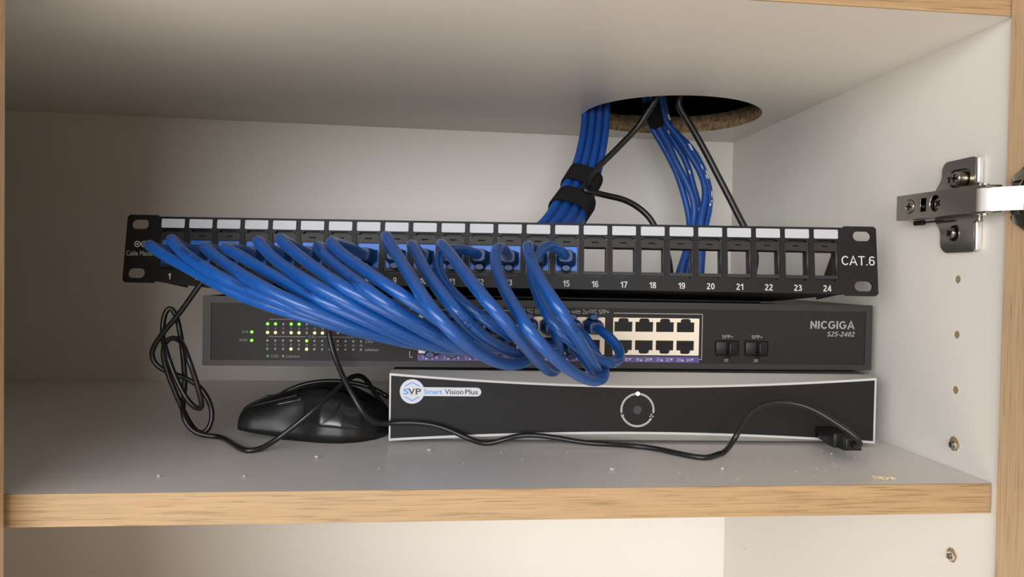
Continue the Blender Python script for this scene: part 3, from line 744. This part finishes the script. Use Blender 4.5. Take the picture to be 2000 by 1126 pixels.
def print_on(path, r, s0, h, s, parent, tilt=0.0, flip=False, m_=None):
    """lettering wrapped on the jacket, starting s0 (mm) along the path"""
    L = [0]
    for a, b in zip(path, path[1:]): L.append(L[-1]+(b-a).length)
    def at(d):
        d = min(max(d, 0), L[-1]-1e-3)
        lo, hi = 0, len(L)-1
        while hi-lo > 1:
            mid = (lo+hi)//2
            if L[mid] <= d: lo = mid
            else: hi = mid
        f = (d-L[lo])/(L[hi]-L[lo]); return path[lo].lerp(path[hi], f), (path[hi]-path[lo]).normalized()
    bm = text_bm(s, 0, 0.0)
    bmesh.ops.triangulate(bm, faces=bm.faces)
    bmesh.ops.subdivide_edges(bm, edges=[e for e in bm.edges if e.calc_length() > 0.12], cuts=4, use_grid_fill=True)
    sc_ = h/0.7
    for v in bm.verts:
        u = v.co.x*sc_; t = (v.co.y-0.35)*sc_
        if flip: u = -u; t = -t
        c, tg = at(s0+u)
        out = Vector((-0.1, -1, 0.15)); out = (out-tg*out.dot(tg)).normalized(); side = tg.cross(out)
        side = -side
        a = t/r+tilt
        v.co = c+(out*math.cos(a)+side*math.sin(a))*(r+0.07)
    o_ = link_mesh('jacket_lettering', bm, m_ or CABLE_INK, parent)
    for v in o_.data.vertices: v.co -= parent.location
    return o_

cab = {
 1: [(294, 480), (316, 495), (344, 510.5), (380, 530), (432.6, 558.5), (485, 582), (540, 601), (593, 616.5), (638, 629.5), (683, 642.5), (728, 654), (765, 662), (802, 670), (850, 678)],
 2: [(334, 467), (343, 479), (364, 498), (395, 519.5), (425, 537.5), (455, 553), (500, 572), (545, 590), (605, 611), (650, 625.5), (695, 640), (740, 654.5), (785, 666.5), (855, 678)],
 3: [(400, 483), (418, 498), (448, 520), (485, 543.5), (530, 568.5), (565, 585.5), (610, 604.5), (650, 621), (695, 638), (740, 653), (785, 665), (850, 676)],
 4: [(439, 484), (462.6, 496), (500, 518), (545, 544), (595, 571.5), (640, 592), (680, 609.5), (725, 630), (770, 649.5), (810, 665), (862, 678)],
 5: [(503, 470), (520, 489.5), (550, 516.5), (580, 536), (610, 554.5), (655, 578), (695, 600), (740, 623), (785, 646), (830, 666), (868, 678)],
 6: [(547, 465.5), (565, 483.5), (595, 507.5), (632.6, 535), (670, 559.5), (695, 574), (740, 598), (785, 622), (830, 647), (872, 669)],
 7: [(620.6, 482), (640, 504.5), (670, 530), (700, 552.5), (730, 575), (760, 597), (805, 624), (850, 650), (880, 667), (910, 682)],
 8: [(646, 471.5), (662.6, 491), (700, 519.5), (750, 553), (795, 582.5), (825, 602), (852, 622), (900, 650), (930, 665)],
 9: [(754, 460), (765, 479), (780, 504.5), (802.6, 542), (825, 577), (850, 613), (880, 645), (910, 670.5), (940, 691), (970, 706), (995, 712), (1017, 709), (1034, 700)],
 10: [(804, 477.5), (816, 500), (837, 537.5), (860, 569), (893.5, 611), (925, 642), (955, 664), (985, 681), (1007.6, 691), (1032, 698)],
 11: [(861, 475), (877.6, 494), (905, 530), (935, 568), (955, 592.5), (985, 626), (1012, 658), (1035, 686), (1057.5, 711), (1073, 724), (1086, 724)],
 12: [(905, 487), (882, 486), (865, 492), (856, 506), (855, 522.5), (863, 545), (885, 574), (915, 600), (955, 629), (985, 647), (1005, 659)],
 13: [(972, 483), (967, 500), (970, 522.5), (980, 552.5), (995, 582.5), (1010, 607), (1030, 640.5), (1057.5, 674), (1087.5, 702), (1112, 721), (1140, 737.5), (1162, 743.5), (1177, 739), (1182, 727)],
 14: [(1030, 479), (1034, 500), (1042, 522.5), (1055, 546), (1070, 570), (1087, 595), (1104, 619.5), (1123, 649.5), (1140, 679.5), (1155, 705), (1169, 727), (1172, 734)],
 15: [(1078, 478.5), (1059, 485), (1045, 503), (1038, 526), (1043, 552.5), (1054, 582.5), (1072.6, 619.5), (1095, 648), (1122, 671), (1150, 690), (1178, 705), (1200, 708), (1213, 697), (1212, 684), (1199, 666)],
}
Y3 = {}   # (apex, mid, end) depth
for k in range(1, 9): Y3[k] = (62-2.5*k, -12-2.5*k, 52-6.5*(k-1))
Y3[7] = (42, -28, 20); Y3[8] = (38, -32, 16)
Y3[9] = (40, -52, 45); Y3[10] = (42, -40, 50); Y3[11] = (40, -45, 55); Y3[13] = (46, -38, 48); Y3[14] = (42, -28, 42)
Y15 = [72, 62, 50, 40, 25, 12, 2, -3, 2, 14, 34, 52, 60, 66, 72]
Y12 = [78, 68, 58, 48, 38, 28, 18, 12, 12, 18, 28]
TAIL = {
 1: [(882, 678, 64), (876, 650, 76)], 2: [(880, 687, 60), (874, 678, 74)], 3: [(892, 672, 58), (908, 650, 74)], 4: [(896, 684, 56), (908, 680, 72)],
 5: [(915, 678, 50), (946, 655, 70)], 6: [(912, 684, 46), (942, 683, 70)], 7: [(950, 690, 45), (990, 660, 70)], 8: [(960, 678, 40), (984, 680, 66)],
 9: [(1046, 680, 60), (1044, 652, 74)], 10: [(1056, 694, 62), (1052, 680, 74)], 11: [(1094, 705, 66), (1088, 660, 76)], 12: [(1050, 676, 50), (1085, 683, 68)],
 13: [(1166, 695, 62), (1138, 652, 76)], 14: [(1160, 727, 60), (1132, 690, 76)], 15: [(1178, 647, 78)],
}
desc = {
 1: 'lowest blue patch cable of the fan, plugged into the far left panel opening',
 2: 'blue patch cable bending highest beside the far left one, above the printed number 2',
 3: 'third blue patch cable from the left, with a dull dark bend at the panel',
 4: 'fourth blue patch cable from the left, with a low bright bend at the panel',
 5: 'fifth blue patch cable from the left, arching before the fourth and fifth frames',
 6: 'sixth blue patch cable from the left, its bend just right of the fifth one',
 7: 'blue patch cable with readable dark lettering, seventh from the left in the fan',
 8: 'eighth blue patch cable from the left, topmost of the dense left fan',
 9: 'blue patch cable with the tallest bend, beside printed number 9, dipping below the switch',
 10: 'blue patch cable with a grey dusty bend, just right of the tallest one',
 11: 'blue patch cable crossing over the printed numbers 11 and 12, hanging below the switch',
 12: 'dark blue patch cable looping left behind the one crossing number 11',
 13: 'blue patch cable beside printed number 13 with the lowest loop, hanging over the recorder',
 14: 'blue patch cable bearing the printed digits 2024, crossing over the rightmost one',
 15: 'rightmost blue patch cable, arching from the opening over 15, looping beside empty switch ports',
}
prints = {2: [('VERIFIED TIA/EIA', 86, 0.55), ('550MHZ', 138, 0.15)], 4: [('ABC', 150, 0.4)], 7: [('VERIFIED TIA/EIA', 56, 0.1), ('568-B-C', 132, -0.1), ('UTP', 192, -0.5)],
          14: [('ANCE', 36, 0.2), ('15  4', 72, 0.2), ('2024', 136, 0.3)], 10: [('CAT.6', 150, -0.2)]}
built = {}
for k in range(1, 16):
    P = cab[k]; J = jack_pt(k); Q = port_pt(k)
    cum = [0]
    for a, b in zip(P, P[1:]): cum.append(cum[-1]+math.hypot(b[0]-a[0], b[1]-a[1]))
    pts = []
    for i, (x, y) in enumerate(P):
        if k == 15: Y = Y15[i]
        elif k == 12: Y = Y12[i]
        else:
            t = cum[i]/cum[-1]; ya, ym, ye = Y3[k]
            # Bezier-like blend through apex, mid and end
            tm = 0.5
            if t < tm: u = t/tm; Y = ya+(ym-ya)*(1-(1-u)**1.7)
            else: u = (t-tm)/(1-tm); Y = ym+(ye-ym)*u**1.7
        pts.append(aty(x, y, Y))
    first = pts[0]
    o0 = -NP
    d_ = (first-J); side = (d_-o0*d_.dot(o0))
    bend = side.normalized()*min(3.5, side.length*0.12)
    start = [J+o0*10+bend*0.6, J+o0*19+bend*1.6]
    if d_.dot(o0) > 45: start.append(J+o0*32+side*0.22)
    tail = [aty(*q) for q in TAIL[k]]
    top = px16(k)[2]
    o1 = -NS; e2 = tail[-1]-Q; sd = e2-o1*e2.dot(o1); bend2 = sd.normalized()*min(2.5, sd.length*0.15)
    end = [Q+o1*21+bend2*1.6, Q+o1*11+bend2*0.6]
    path = smooth_path(catmull(start+pts+tail+end, 2.5), 6)
    built[k] = (path, J, Q, o0, o1, bend, bend2, top)
for k, path in zip(built, relax([b_[0] for b_ in built.values()], CR, 26, 24, ordered=8)):
    _, J, Q, o0, o1, bend, bend2, top = built[k]
    path = smooth_path(path, 2)
    bm = bmesh.new(); sweep(bm, path, CR, 16)
    c = link_mesh('patch_cable', bm, CABLE_BLUE, None, True, origin=J.copy())
    tag(c, desc[k], 'cable', 'blue patch cables')
    boot(J, o0, None, UP_P, -1, c, 15, bend)
    boot(Q, o1, None, UP_S, 1 if top else -1, c, 17, bend2)
    for s, s0, tl in prints.get(k, []):
        print_on(path, CR, s0, 2.3 if k != 14 else 2.6, s, c, tl)

# ---------------------------------------------------------------- strapped bundle through the ceiling hole
def P3(l): return [aty(*q) for q in l]
labels_b = ['leftmost blue cable of the strapped bundle below the ceiling hole', 'second blue cable from the left in the strapped bundle below the ceiling hole',
            'third blue cable from the left in the strapped bundle below the ceiling hole', 'rightmost blue cable of the strapped bundle, beside the black cord']
for i in range(7):
    back = i > 3
    f = i/3 if not back else (i-3.5)/3
    e = 6.5 if back else 0
    top = aty(1141+43*f, 226-14*f, 268-6*f+e)
    pts = [top+Vector((2, 0, 58)), top+Vector((0.5, 0, 25)), aty(1141.5+43*f, 240-6*f, 267-5*f+e), aty(1136.5+44*f, 275, 261-3*f+e), aty(1125.5+45*f, 318+8*f, 251+e), aty(1111+49*f, 350+14*f, 240+e), aty(1097+52*f, 376+18*f, 228+e), aty(1081+57*f, 406+20*f, 213+e), aty(1058+70*f, 436+4*f, 194+e), aty(1012+100*f, 470, 168+e), aty(980+105*f, 500, 155+e)]
    o_, _ = tube_obj('network_cable', pts, 3.05, CABLE_BLUE2)
    if back: tag(o_, 'blue cable in the back row of the strapped bundle below the ceiling hole', 'cable', 'back row of the strapped bundle')
    else: tag(o_, labels_b[i], 'cable', 'strapped blue cables from the ceiling hole')
def strap(p0, p1, width, ra, rb, label):
    """flat band wrapped around the bundle between two centre points"""
    ax = (p1-p0).normalized(); sx = Vector((1, 0, 0)); sx = (sx-ax*sx.dot(ax)).normalized(); sy = ax.cross(sx)
    bm = bmesh.new(); ringsv = []
    n = 40
    for k in range(n):
        t = 2*math.pi*k/n; cs, sn = math.cos(t), math.sin(t)
        c_ = math.copysign(abs(cs)**0.75, cs); s_ = math.copysign(abs(sn)**0.75, sn)
        ringsv.append([bm.verts.new(p0+sx*(c_*(ra+e))+sy*(s_*(rb+e))+ax*(h_)) for e, h_ in ((0, -width/2), (1.1, -width/2), (1.1, width/2), (0, width/2))])
    for k in range(n):
        a, b = ringsv[k], ringsv[(k+1) % n]
        for j in range(4): bm.faces.new((a[j], b[j], b[(j+1) % 4], a[(j+1) % 4]))
    s = link_mesh('cable_strap', bm, VELCRO, None, 'angle', origin=p0.copy())
    tag(s, label, 'strap', 'black straps on the blue bundle')
    # overlapping tail of the strap
    bm = bmesh.new(); rs = []
    for k in range(14):
        t = math.radians(-150+8*k); cs, sn = math.cos(t), math.sin(t)
        c_ = math.copysign(abs(cs)**0.75, cs); s_ = math.copysign(abs(sn)**0.75, sn)
        rs.append([bm.verts.new(sx*(c_*(ra+e))+sy*(s_*(rb+e))+ax*(h_)) for e, h_ in ((1.15, -width/2), (2.0, -width/2), (2.0, width/2), (1.15, width/2))])
    for a, b in zip(rs, rs[1:]):
        for j in range(4): bm.faces.new((a[j], b[j], b[(j+1) % 4], a[(j+1) % 4]))
    bm.faces.new(rs[0]); bm.faces.new(rs[-1][::-1])
    link_mesh('strap_tail', bm, VELCRO, s, 'angle')
strap(aty(1136, 357, 243), aty(1113, 395, 229), 19, 14.2, 10.5, 'upper black fabric strap around the blue bundle, crossed by the black cord')
strap(aty(1117, 403, 222), aty(1091, 440, 201), 21, 15.6, 11.0, 'lower black fabric strap around the blue bundle, just above the panel')

# ---------------------------------------------------------------- loose bundle, dusty
loose = {
 'leftmost loose blue cable hanging from the ceiling hole': [(1272, 246, 305), (1289, 275, 304), (1308, 309, 302), (1323, 341, 300), (1335, 377.5, 298), (1344, 414, 296), (1347, 438, 294), (1345, 470, 290), (1335, 505, 286), (1322, 545, 282), (1312, 600, 282)],
 'second loose blue cable from the left below the ceiling hole': [(1283, 241, 300), (1305, 280, 297), (1318, 311, 294), (1336, 346, 291), (1350, 378, 289), (1356, 402, 288), (1354, 438, 287), (1345, 480, 282), (1332, 520, 278), (1325, 580, 276)],
 'loose blue cable spotted with white paint, in the middle below the ceiling hole': [(1292, 237, 306), (1315, 275, 303), (1334, 304, 300), (1347, 336, 298), (1354, 365, 297), (1363, 395, 297), (1361, 438, 297), (1352, 480, 292), (1340, 540, 290), (1336, 600, 290)],
 'fourth loose blue cable from the left below the ceiling hole': [(1300, 236, 297), (1326, 268, 293), (1350, 306, 289), (1364, 329, 287), (1375, 356, 284), (1377, 385, 282), (1371, 414, 280), (1367, 440, 278), (1368, 485, 274), (1366, 535, 270), (1362, 600, 268)],
 'rightmost loose blue cable with white paint flecks, curving beside the black cord': [(1306, 240, 303), (1322, 262, 300), (1346, 285, 297), (1365, 314, 294), (1379, 346, 291), (1386, 380, 289), (1384, 414, 287), (1378, 440, 284), (1372, 490, 280), (1369, 540, 278), (1366, 600, 276)],
}
rnd = random.Random(3)
FLECK = mat('white_paint_fleck', (0.80, 0.80, 0.80), 0.6)
loose_paths = {}
for lab, l in loose.items():
    a = aty(*l[0]); loose_paths[lab] = smooth_path(catmull([a+Vector((-16, -14, 46)), a+Vector((-7, -6, 18))]+P3(l), 3), 2)
for lab, path in zip(loose_paths, relax(list(loose_paths.values()), 3.0, 0, 0)):
    bm = bmesh.new(); sweep(bm, path, 3.0, 14)
    o_ = link_mesh('network_cable', bm, CABLE_BLUE2, None, True, origin=path[0].copy())
    tag(o_, lab, 'cable', 'loose blue cables from the ceiling hole')
    if 'white' in lab:
        bm = bmesh.new()
        for q in range(14 if 'flecks' in lab else 5):
            i = int(len(path)*(0.18+0.42*rnd.random())); p = path[i]; t = (path[i+1]-path[i-1]).normalized()
            out = Vector((rnd.uniform(-0.5, 0.5), -1, rnd.uniform(-.2, .4))); out = (out-t*out.dot(t)).normalized()
            M_ = Matrix((t, out, t.cross(out))).transposed().to_4x4(); M_.translation = p+out*2.95
            bmesh.ops.create_uvsphere(bm, u_segments=8, v_segments=5, radius=1, matrix=M_ @ Matrix.Diagonal((rnd.uniform(.8, 3.4), 0.25, rnd.uniform(.5, 1.1), 1)))
        f = link_mesh('paint_fleck', bm, FLECK, o_, True)
        for v in f.data.vertices: v.co -= o_.location
# black tape holding the loose bundle at the hole
p0 = aty(1281, 236, 301); ax = (aty(1268, 205, 290)-p0).normalized()
bm = bmesh.new(); cyl(bm, p0-ax*3, ax, 7.6, 22, 28); tp = link_mesh('cable_tape', bm, VELCRO, None, 'angle', origin=p0.copy())
tag(tp, 'black tape wrapped around the loose blue cables inside the ceiling hole', 'tape')

# ---------------------------------------------------------------- black cords from the hole
a = aty(1284, 186, 222)
cordA = [a+Vector((14, 10, 60)), a+Vector((4, 3, 22)), aty(1279, 196, 224), aty(1266, 217, 228), aty(1246, 247, 232), aty(1217, 278, 233), aty(1186, 309, 232), aty(1157, 338, 228), aty(1145, 357, 224), aty(1141.5, 370, 216), aty(1147, 375, 216), aty(1160, 376, 224), aty(1186, 382, 236), aty(1222, 391, 240), aty(1251, 408, 240), aty(1271, 428, 238), aty(1283, 450, 236), aty(1298, 480, 236), aty(1307, 510, 236), aty(1310, 545, 240), aty(1308, 600, 244)]
o_, _ = tube_obj('power_cord', cordA, 2.55, BLK_CORD); tag(o_, 'black cord from the ceiling hole that hooks around the strapped blue bundle', 'cord')
a = aty(1325, 203, 226)
cordB = [a+Vector((26, -30, 62)), a+Vector((12, -14, 30)), a+Vector((1, -2, 9)), aty(1325, 206, 226), aty(1334, 221, 227), aty(1352, 251, 228), aty(1377, 295, 228), aty(1401, 341, 226), aty(1425, 387, 222), aty(1450, 436, 216), aty(1466, 466, 212), aty(1476, 500, 210), aty(1471, 535, 208), aty(1462, 600, 208)]
o_, _ = tube_obj('power_cord', cordB, 2.75, BLK_CORD); tag(o_, 'straight black cord running down from the ceiling hole, rightmost of the cables', 'cord')

# ---------------------------------------------------------------- computer mouse
LM = 94.0
MR = Vector((-331.0, 129.0, 0)); ang = math.radians(180-6)      # tail end by the recorder, nose pointing left and back
MX = Matrix.Rotation(ang, 4, 'Z'); MX.translation = MR
mouse = thing('computer_mouse', MX, 'black computer mouse with a glossy side grip, lying on the shelf beside the recorder', 'mouse')
# local: u along length (0 tail .. LM nose), v across (side facing us = +v), z up
def prof_h(u):
    t = u/LM
    pts_ = [(0, 12), (0.06, 22), (0.15, 30), (0.28, 37), (0.42, 39.5), (0.55, 38), (0.68, 33.5), (0.8, 29.5), (0.9, 26), (0.965, 23.2), (0.99, 21.5), (1.0, 19.5)]
    for (a, b), (c, d) in zip(pts_, pts_[1:]):
        if t <= c: 
            f = (t-a)/(c-a); return (b+(d-b)*f)*0.83
    return 13
def prof_w(u, near=True):
    t = u/LM
    pts_ = [(0, 9), (0.05, 20), (0.14, 29), (0.26, 33.5), (0.40, 33), (0.52, 29.5), (0.64, 26.5), (0.78, 25), (0.9, 24.3), (0.97, 22.5), (0.99, 21.5), (1, 19)] if near else [(0, 9), (0.05, 19), (0.15, 27), (0.3, 31), (0.5, 31), (0.7, 29), (0.9, 27), (0.97, 25), (1, 20)]
    for (a, b), (c, d) in zip(pts_, pts_[1:]):
        if t <= c:
            f = (t-a)/(c-a); return b+(d-b)*f
    return 14
def lift(u): t = u/LM; return 1.0+4.5*max(0, (t-0.55)/0.45)**1.2     # the nose underside rises
def surf(u, s, off=0.0):
    """s 0..1 from near bottom edge over the top to far bottom edge"""
    a = math.pi*s; h = prof_h(u); near = s < 0.5
    wv = prof_w(u, near)
    c, sn = math.cos(a), math.sin(a)
    y = math.copysign(abs(c)**0.72, c)*wv; z = lift(u)+(h-lift(u))*(sn**0.80)
    if near:                                          # waist of the thumb side
        t = u/LM; y -= 3.6*math.exp(-((t-0.56)/0.12)**2)*math.exp(-((sn-0.45)/0.32)**2)
    d = Vector((0, c, sn)).normalized()*off
    return Vector((u, -y, z))+Vector((0, -d.y, d.z))   # near side faces -v -> flipped below
def mouse_patch(name, us, ss, off, m_, thick=0.8, parent=None):
    bm = bmesh.new(); g = [[bm.verts.new(surf(u, s, off)) for s in ss(u)] for u in us]
    for A_, B_ in zip(g, g[1:]):
        for j in range(len(A_)-1): bm.faces.new((A_[j], A_[j+1], B_[j+1], B_[j]))
    # close downwards for thickness
    g2 = [[bm.verts.new(surf(u, s, off-thick)) for s in ss(u)] for u in us]
    for A_, B_ in zip(g2, g2[1:]):
        for j in range(len(A_)-1): bm.faces.new((A_[j], B_[j], B_[j+1], A_[j+1]))
    for i in range(len(us)-1):
        for j in (0, -1): bm.faces.new((g[i][j], g[i+1][j], g2[i+1][j], g2[i][j]))
    for j in range(len(g[0])-1):
        for i in (0, -1): bm.faces.new((g[i][j], g[i][j+1], g2[i][j+1], g2[i][j]))
    for v in bm.verts: v.co.y = -v.co.y
    return link_mesh(name, bm, m_, parent or mouse, True)
us = [LM*(0.5-0.5*math.cos(math.pi*k/44)) for k in range(45)]
bm = bmesh.new(); g = []
for u in us: g.append([bm.verts.new(surf(u, j/30)) for j in range(31)])
for A_, B_ in zip(g, g[1:]):
    for j in range(30): bm.faces.new((A_[j], A_[j+1], B_[j+1], B_[j]))
    bm.faces.new((A_[0], B_[0], B_[30], A_[30]))
bm.faces.new(g[0]); bm.faces.new(g[-1][::-1])
for v in bm.verts: v.co.y = -v.co.y
link_mesh('shell', bm, MOUSE_MATTE, mouse, True)

N5 = lambda a, b, n: [a+(b-a)*k/n for k in range(n+1)]
mouse_patch('thumb_grip', N5(LM*0.13, LM*0.53, 22), lambda u: N5(0.07, 0.40, 14), 0.5, MOUSE_GLOSS, 1.2)['label'] = 'glossy black side grip'
for s0, s1, nm in ((0.33, 0.485, 'left_button'), (0.515, 0.67, 'right_button')):
    mouse_patch(nm, N5(LM*0.60, LM*0.985, 18), lambda u: N5(s0, s1, 8), 0.55, MOUSE_MATTE, 1.2)
mouse_patch('side_button', N5(LM*0.56, LM*0.74, 8), lambda u: N5(0.26, 0.315, 4), 0.7, MOUSE_GLOSS, 1.2)
bm = bmesh.new(); cyl(bm, (LM*0.86, -2.5, 17.5), (0, 1, 0), 6.5, 5, 24); link_mesh('scroll_wheel', bm, BLK_PLASTIC, mouse, 'angle')
# flat base plate following the outline
bm = bmesh.new(); lo, hi = [], []
ol = [(u, prof_w(u, True)) for u in us] + [(u, -prof_w(u, False)) for u in reversed(us)]
ol = [(u, y*0.98) for u, y in ol if u < LM*0.70]
for u, y in ol: lo.append(bm.verts.new((u, y*0.97, 0.0))); hi.append(bm.verts.new((u, y, 1.6)))
bm.faces.new(lo[::-1]); bm.faces.new(hi)
for i in range(len(ol)): j = (i+1) % len(ol); bm.faces.new((lo[i], lo[j], hi[j], hi[i]))
link_mesh('base', bm, BLK_PLASTIC, mouse)
MI = MX.inverted()
mc = P3([(512, 812, 152), (518, 796, 156), (536, 778, 160), (561, 762.6, 162), (597, 749.3, 163), (632, 744, 163), (668, 744.6, 163), (703, 749.2, 162), (732, 759, 160), (758, 775, 156)])
mcw = [MI @ p for p in mc]
path = smooth_path(catmull(mcw, 3), 3); bm = bmesh.new(); sweep(bm, path, 1.7, 12)
link_mesh('mouse_cable', bm, BLK_CORD, mouse, True)

# ---------------------------------------------------------------- thin black cord with its plug in the recorder
plug_base = NM @ Vector((280.6, 0.2, 6.8)); pn = -nrm(NM)
cord = P3([(1667, 867, 47), (1675, 870, 43), (1681, 868.5, 40), (1679, 862, 39), (1668, 850, 40), (1630, 824, 45), (1586, 798, 50), (1543, 785.8, 54), (1499, 788, 55), (1470, 802, 54), (1450, 828, 52), (1435, 856, 48)])
def fl(x, y, z=1.75): return atz(x, y, z)
cord += [fl(1412, 884), fl(1377, 893.5), fl(1325, 885), fl(1281, 875.5), fl(1240, 870.5)]
cord += P3([(1190, 867, 79), (1140, 863.5, 81), (1090, 855, 83.5), (1040, 849, 86), (1010, 850.5, 87), (977, 860, 86)])
cord += [fl(948, 866.5, 1.8)]
cord += P3([(920, 858, 87), (890, 844.5, 89), (852, 830.5, 90.5), (802, 824.5, 91.5), (757, 826, 91)])
cord += P3([(733, 825.5, 87), (712, 810.5, 83), (694, 780, 84), (672.6, 741, 90), (654, 696, 97), (644, 662, 99), (640.5, 640, 99), (636, 622, 96), (620, 606, 92), (590, 592, 90), (545, 573, 94), (500, 556, 100), (452, 543, 108), (415, 539, 114), (397, 546, 116)])
tg = [(387, 560), (366, 590), (346, 617), (322, 645), (305, 668), (295, 690), (299, 706), (313, 719), (335, 728), (360, 737), (385, 750), (403, 772), (414.5, 800), (412, 828), (403, 844), (390, 846), (371, 826), (357, 799), (340, 760), (325, 720), (318, 688), (322, 666), (336, 656.5), (351, 664), (365, 692), (380, 735), (392, 776), (396, 795), (388, 801), (372, 788), (354, 760), (338, 725), (325, 687), (317.5, 650), (321, 613), (330.5, 596.5), (341, 608), (350, 640), (357, 690), (361, 745), (358, 785), (357, 808), (364, 830), (381, 845), (402, 850.5)]
nt_ = len(tg)
for i, (x, y) in enumerate(tg):
    f = i/(nt_-1)
    Y = 116 + 6*math.sin(f*9.0) + (8 if 15 < i < 24 else 0) + (-7 if 23 < i < 33 else 0) + (5 if 33 <= i < 40 else 0)
    if i > 40: Y = 112
    p = aty(x, y, Y)
    if p.z < 1.9: p = atz(x, y, 1.9)
    cord.append(p)
cord += [fl(425, 851.5), fl(445, 859), fl(461, 870), fl(485.5, 880), fl(507, 877)]
cord += P3([(546, 853, 84), (582, 826, 84), (621, 792.5, 87), (657.5, 759, 100), (681.6, 738.5, 110), (700, 733, 122), (715, 741, 134), (731, 765, 142), (752, 796, 146), (770, 815, 150)])
cpath = smooth_path(catmull(cord, 2.5), 3)
for p in cpath: p.z = max(p.z, 1.72)
bm = bmesh.new(); sweep(bm, cpath, 1.65, 12)
uc = link_mesh('usb_cord', bm, BLK_CORD, None, True, origin=plug_base.copy())
tag(uc, 'thin black cord plugged into the recorder, trailing along it to a tangle at the left', 'cord')
q = pn.to_track_quat('Y', 'Z').to_matrix().to_4x4()
bm = bmesh.new()
bx(bm, -6.2, 6.2, -3, 7, -2.4, 2.4, 0.3)
bx(bm, -7.6, 7.6, 4, 12, -3.6, 3.6, 0.8)
bx(bm, -8.0, 8.0, 11.5, 26, -4.6, 4.6, 1.2)
bx(bm, -5.2, 5.2, 25.5, 35, -3.8, 3.8, 1.0)
for k in range(3): bx(bm, -5.7, 5.7, 27+2.6*k, 28.3+2.6*k, -4.3, 4.3, 0.3)
cyl(bm, (0, 34, 0), (0, 1, 0), 2.4, 5, 16, 1.8)
bm.transform(q)
link_mesh('usb_plug', bm, BLK_PLASTIC, uc, 'angle')

# ---------------------------------------------------------------- crumbs and shavings on the shelf
def crumb(px, py, r, label, group=None):
    rr = random.Random(int(px*7+py)); c = atz(px, py, 0)
    bm = bmesh.new(); bmesh.ops.create_icosphere(bm, subdivisions=1, radius=r)
    for v in bm.verts:
        v.co = Vector((v.co.x*rr.uniform(.8, 1.5), v.co.y*rr.uniform(.7, 1.2), v.co.z*rr.uniform(.45, .8)))
    zmin = min(v.co.z for v in bm.verts)
    for v in bm.verts: v.co += c+Vector((0, 0, -zmin))
    tag(link_mesh('crumb', bm, CRUMB, None, origin=c), label, 'crumb', group)
crumb(618, 894, 1.3, 'white crumb on the shelf in front of the mouse')
crumb(838, 880, 1.3, 'white crumb on the shelf in front of the left end of the recorder')
crumb(1195, 918, 1.2, 'white crumb on the shelf below the lowest blue loop, near the front edge')
crumb(1411, 917, 1.1, 'white crumb on the shelf in front of the floor bend of the thin black cord')
crumb(1624, 886, 0.7, 'white crumb just below the plug in the recorder')
crumb(310, 931, 0.9, 'small white crumb near the front edge of the shelf, far left')
crumb(477, 931, 0.9, 'small white crumb near the front edge of the shelf, left of the middle')
for x, y in ((1203, 914), (1160, 882), (1325, 921), (1327, 925), (1605, 880), (1628, 906), (1632, 911), (1613, 919), (1595, 915), (1340, 932), (1020, 897), (1108, 884), (980, 884), (1590, 930), (1670, 893), (1852, 908), (1862, 925), (1770, 905), (1440, 935), (905, 905), (740, 915), (1500, 900), (1555, 921)):
    crumb(x, y, 0.42, 'tiny white speck among the dust on the shelf', 'dust specks on the shelf')
rr = random.Random(11); c = atz(1725, 934, 0)
bm = bmesh.new()
for k in range(70):
    a = rr.uniform(0, 6.28); d = math.sqrt(rr.random()); x, y = 6.2*d*math.cos(a), 3.6*d*math.sin(a)
    L_ = rr.uniform(1.2, 3.2); t = rr.uniform(0, math.pi)
    M_ = Matrix.Translation((x, y, 0.25+rr.random()*1.5*(1-d))) @ Matrix.Rotation(t, 4, 'Z') @ Matrix.Rotation(rr.uniform(-.3, .3), 4, 'Y')
    r_ = bmesh.ops.create_cube(bm, size=1, matrix=M_ @ Matrix.Diagonal((L_, 0.45, 0.28, 1)))
zmin = min(v.co.z for v in bm.verts)
for v in bm.verts: v.co += c-Vector((0, 0, zmin))
tag(link_mesh('wood_shavings', bm, SHAVING, None, origin=c), 'small pale heap of wood shavings near the front right corner of the shelf', 'shavings')
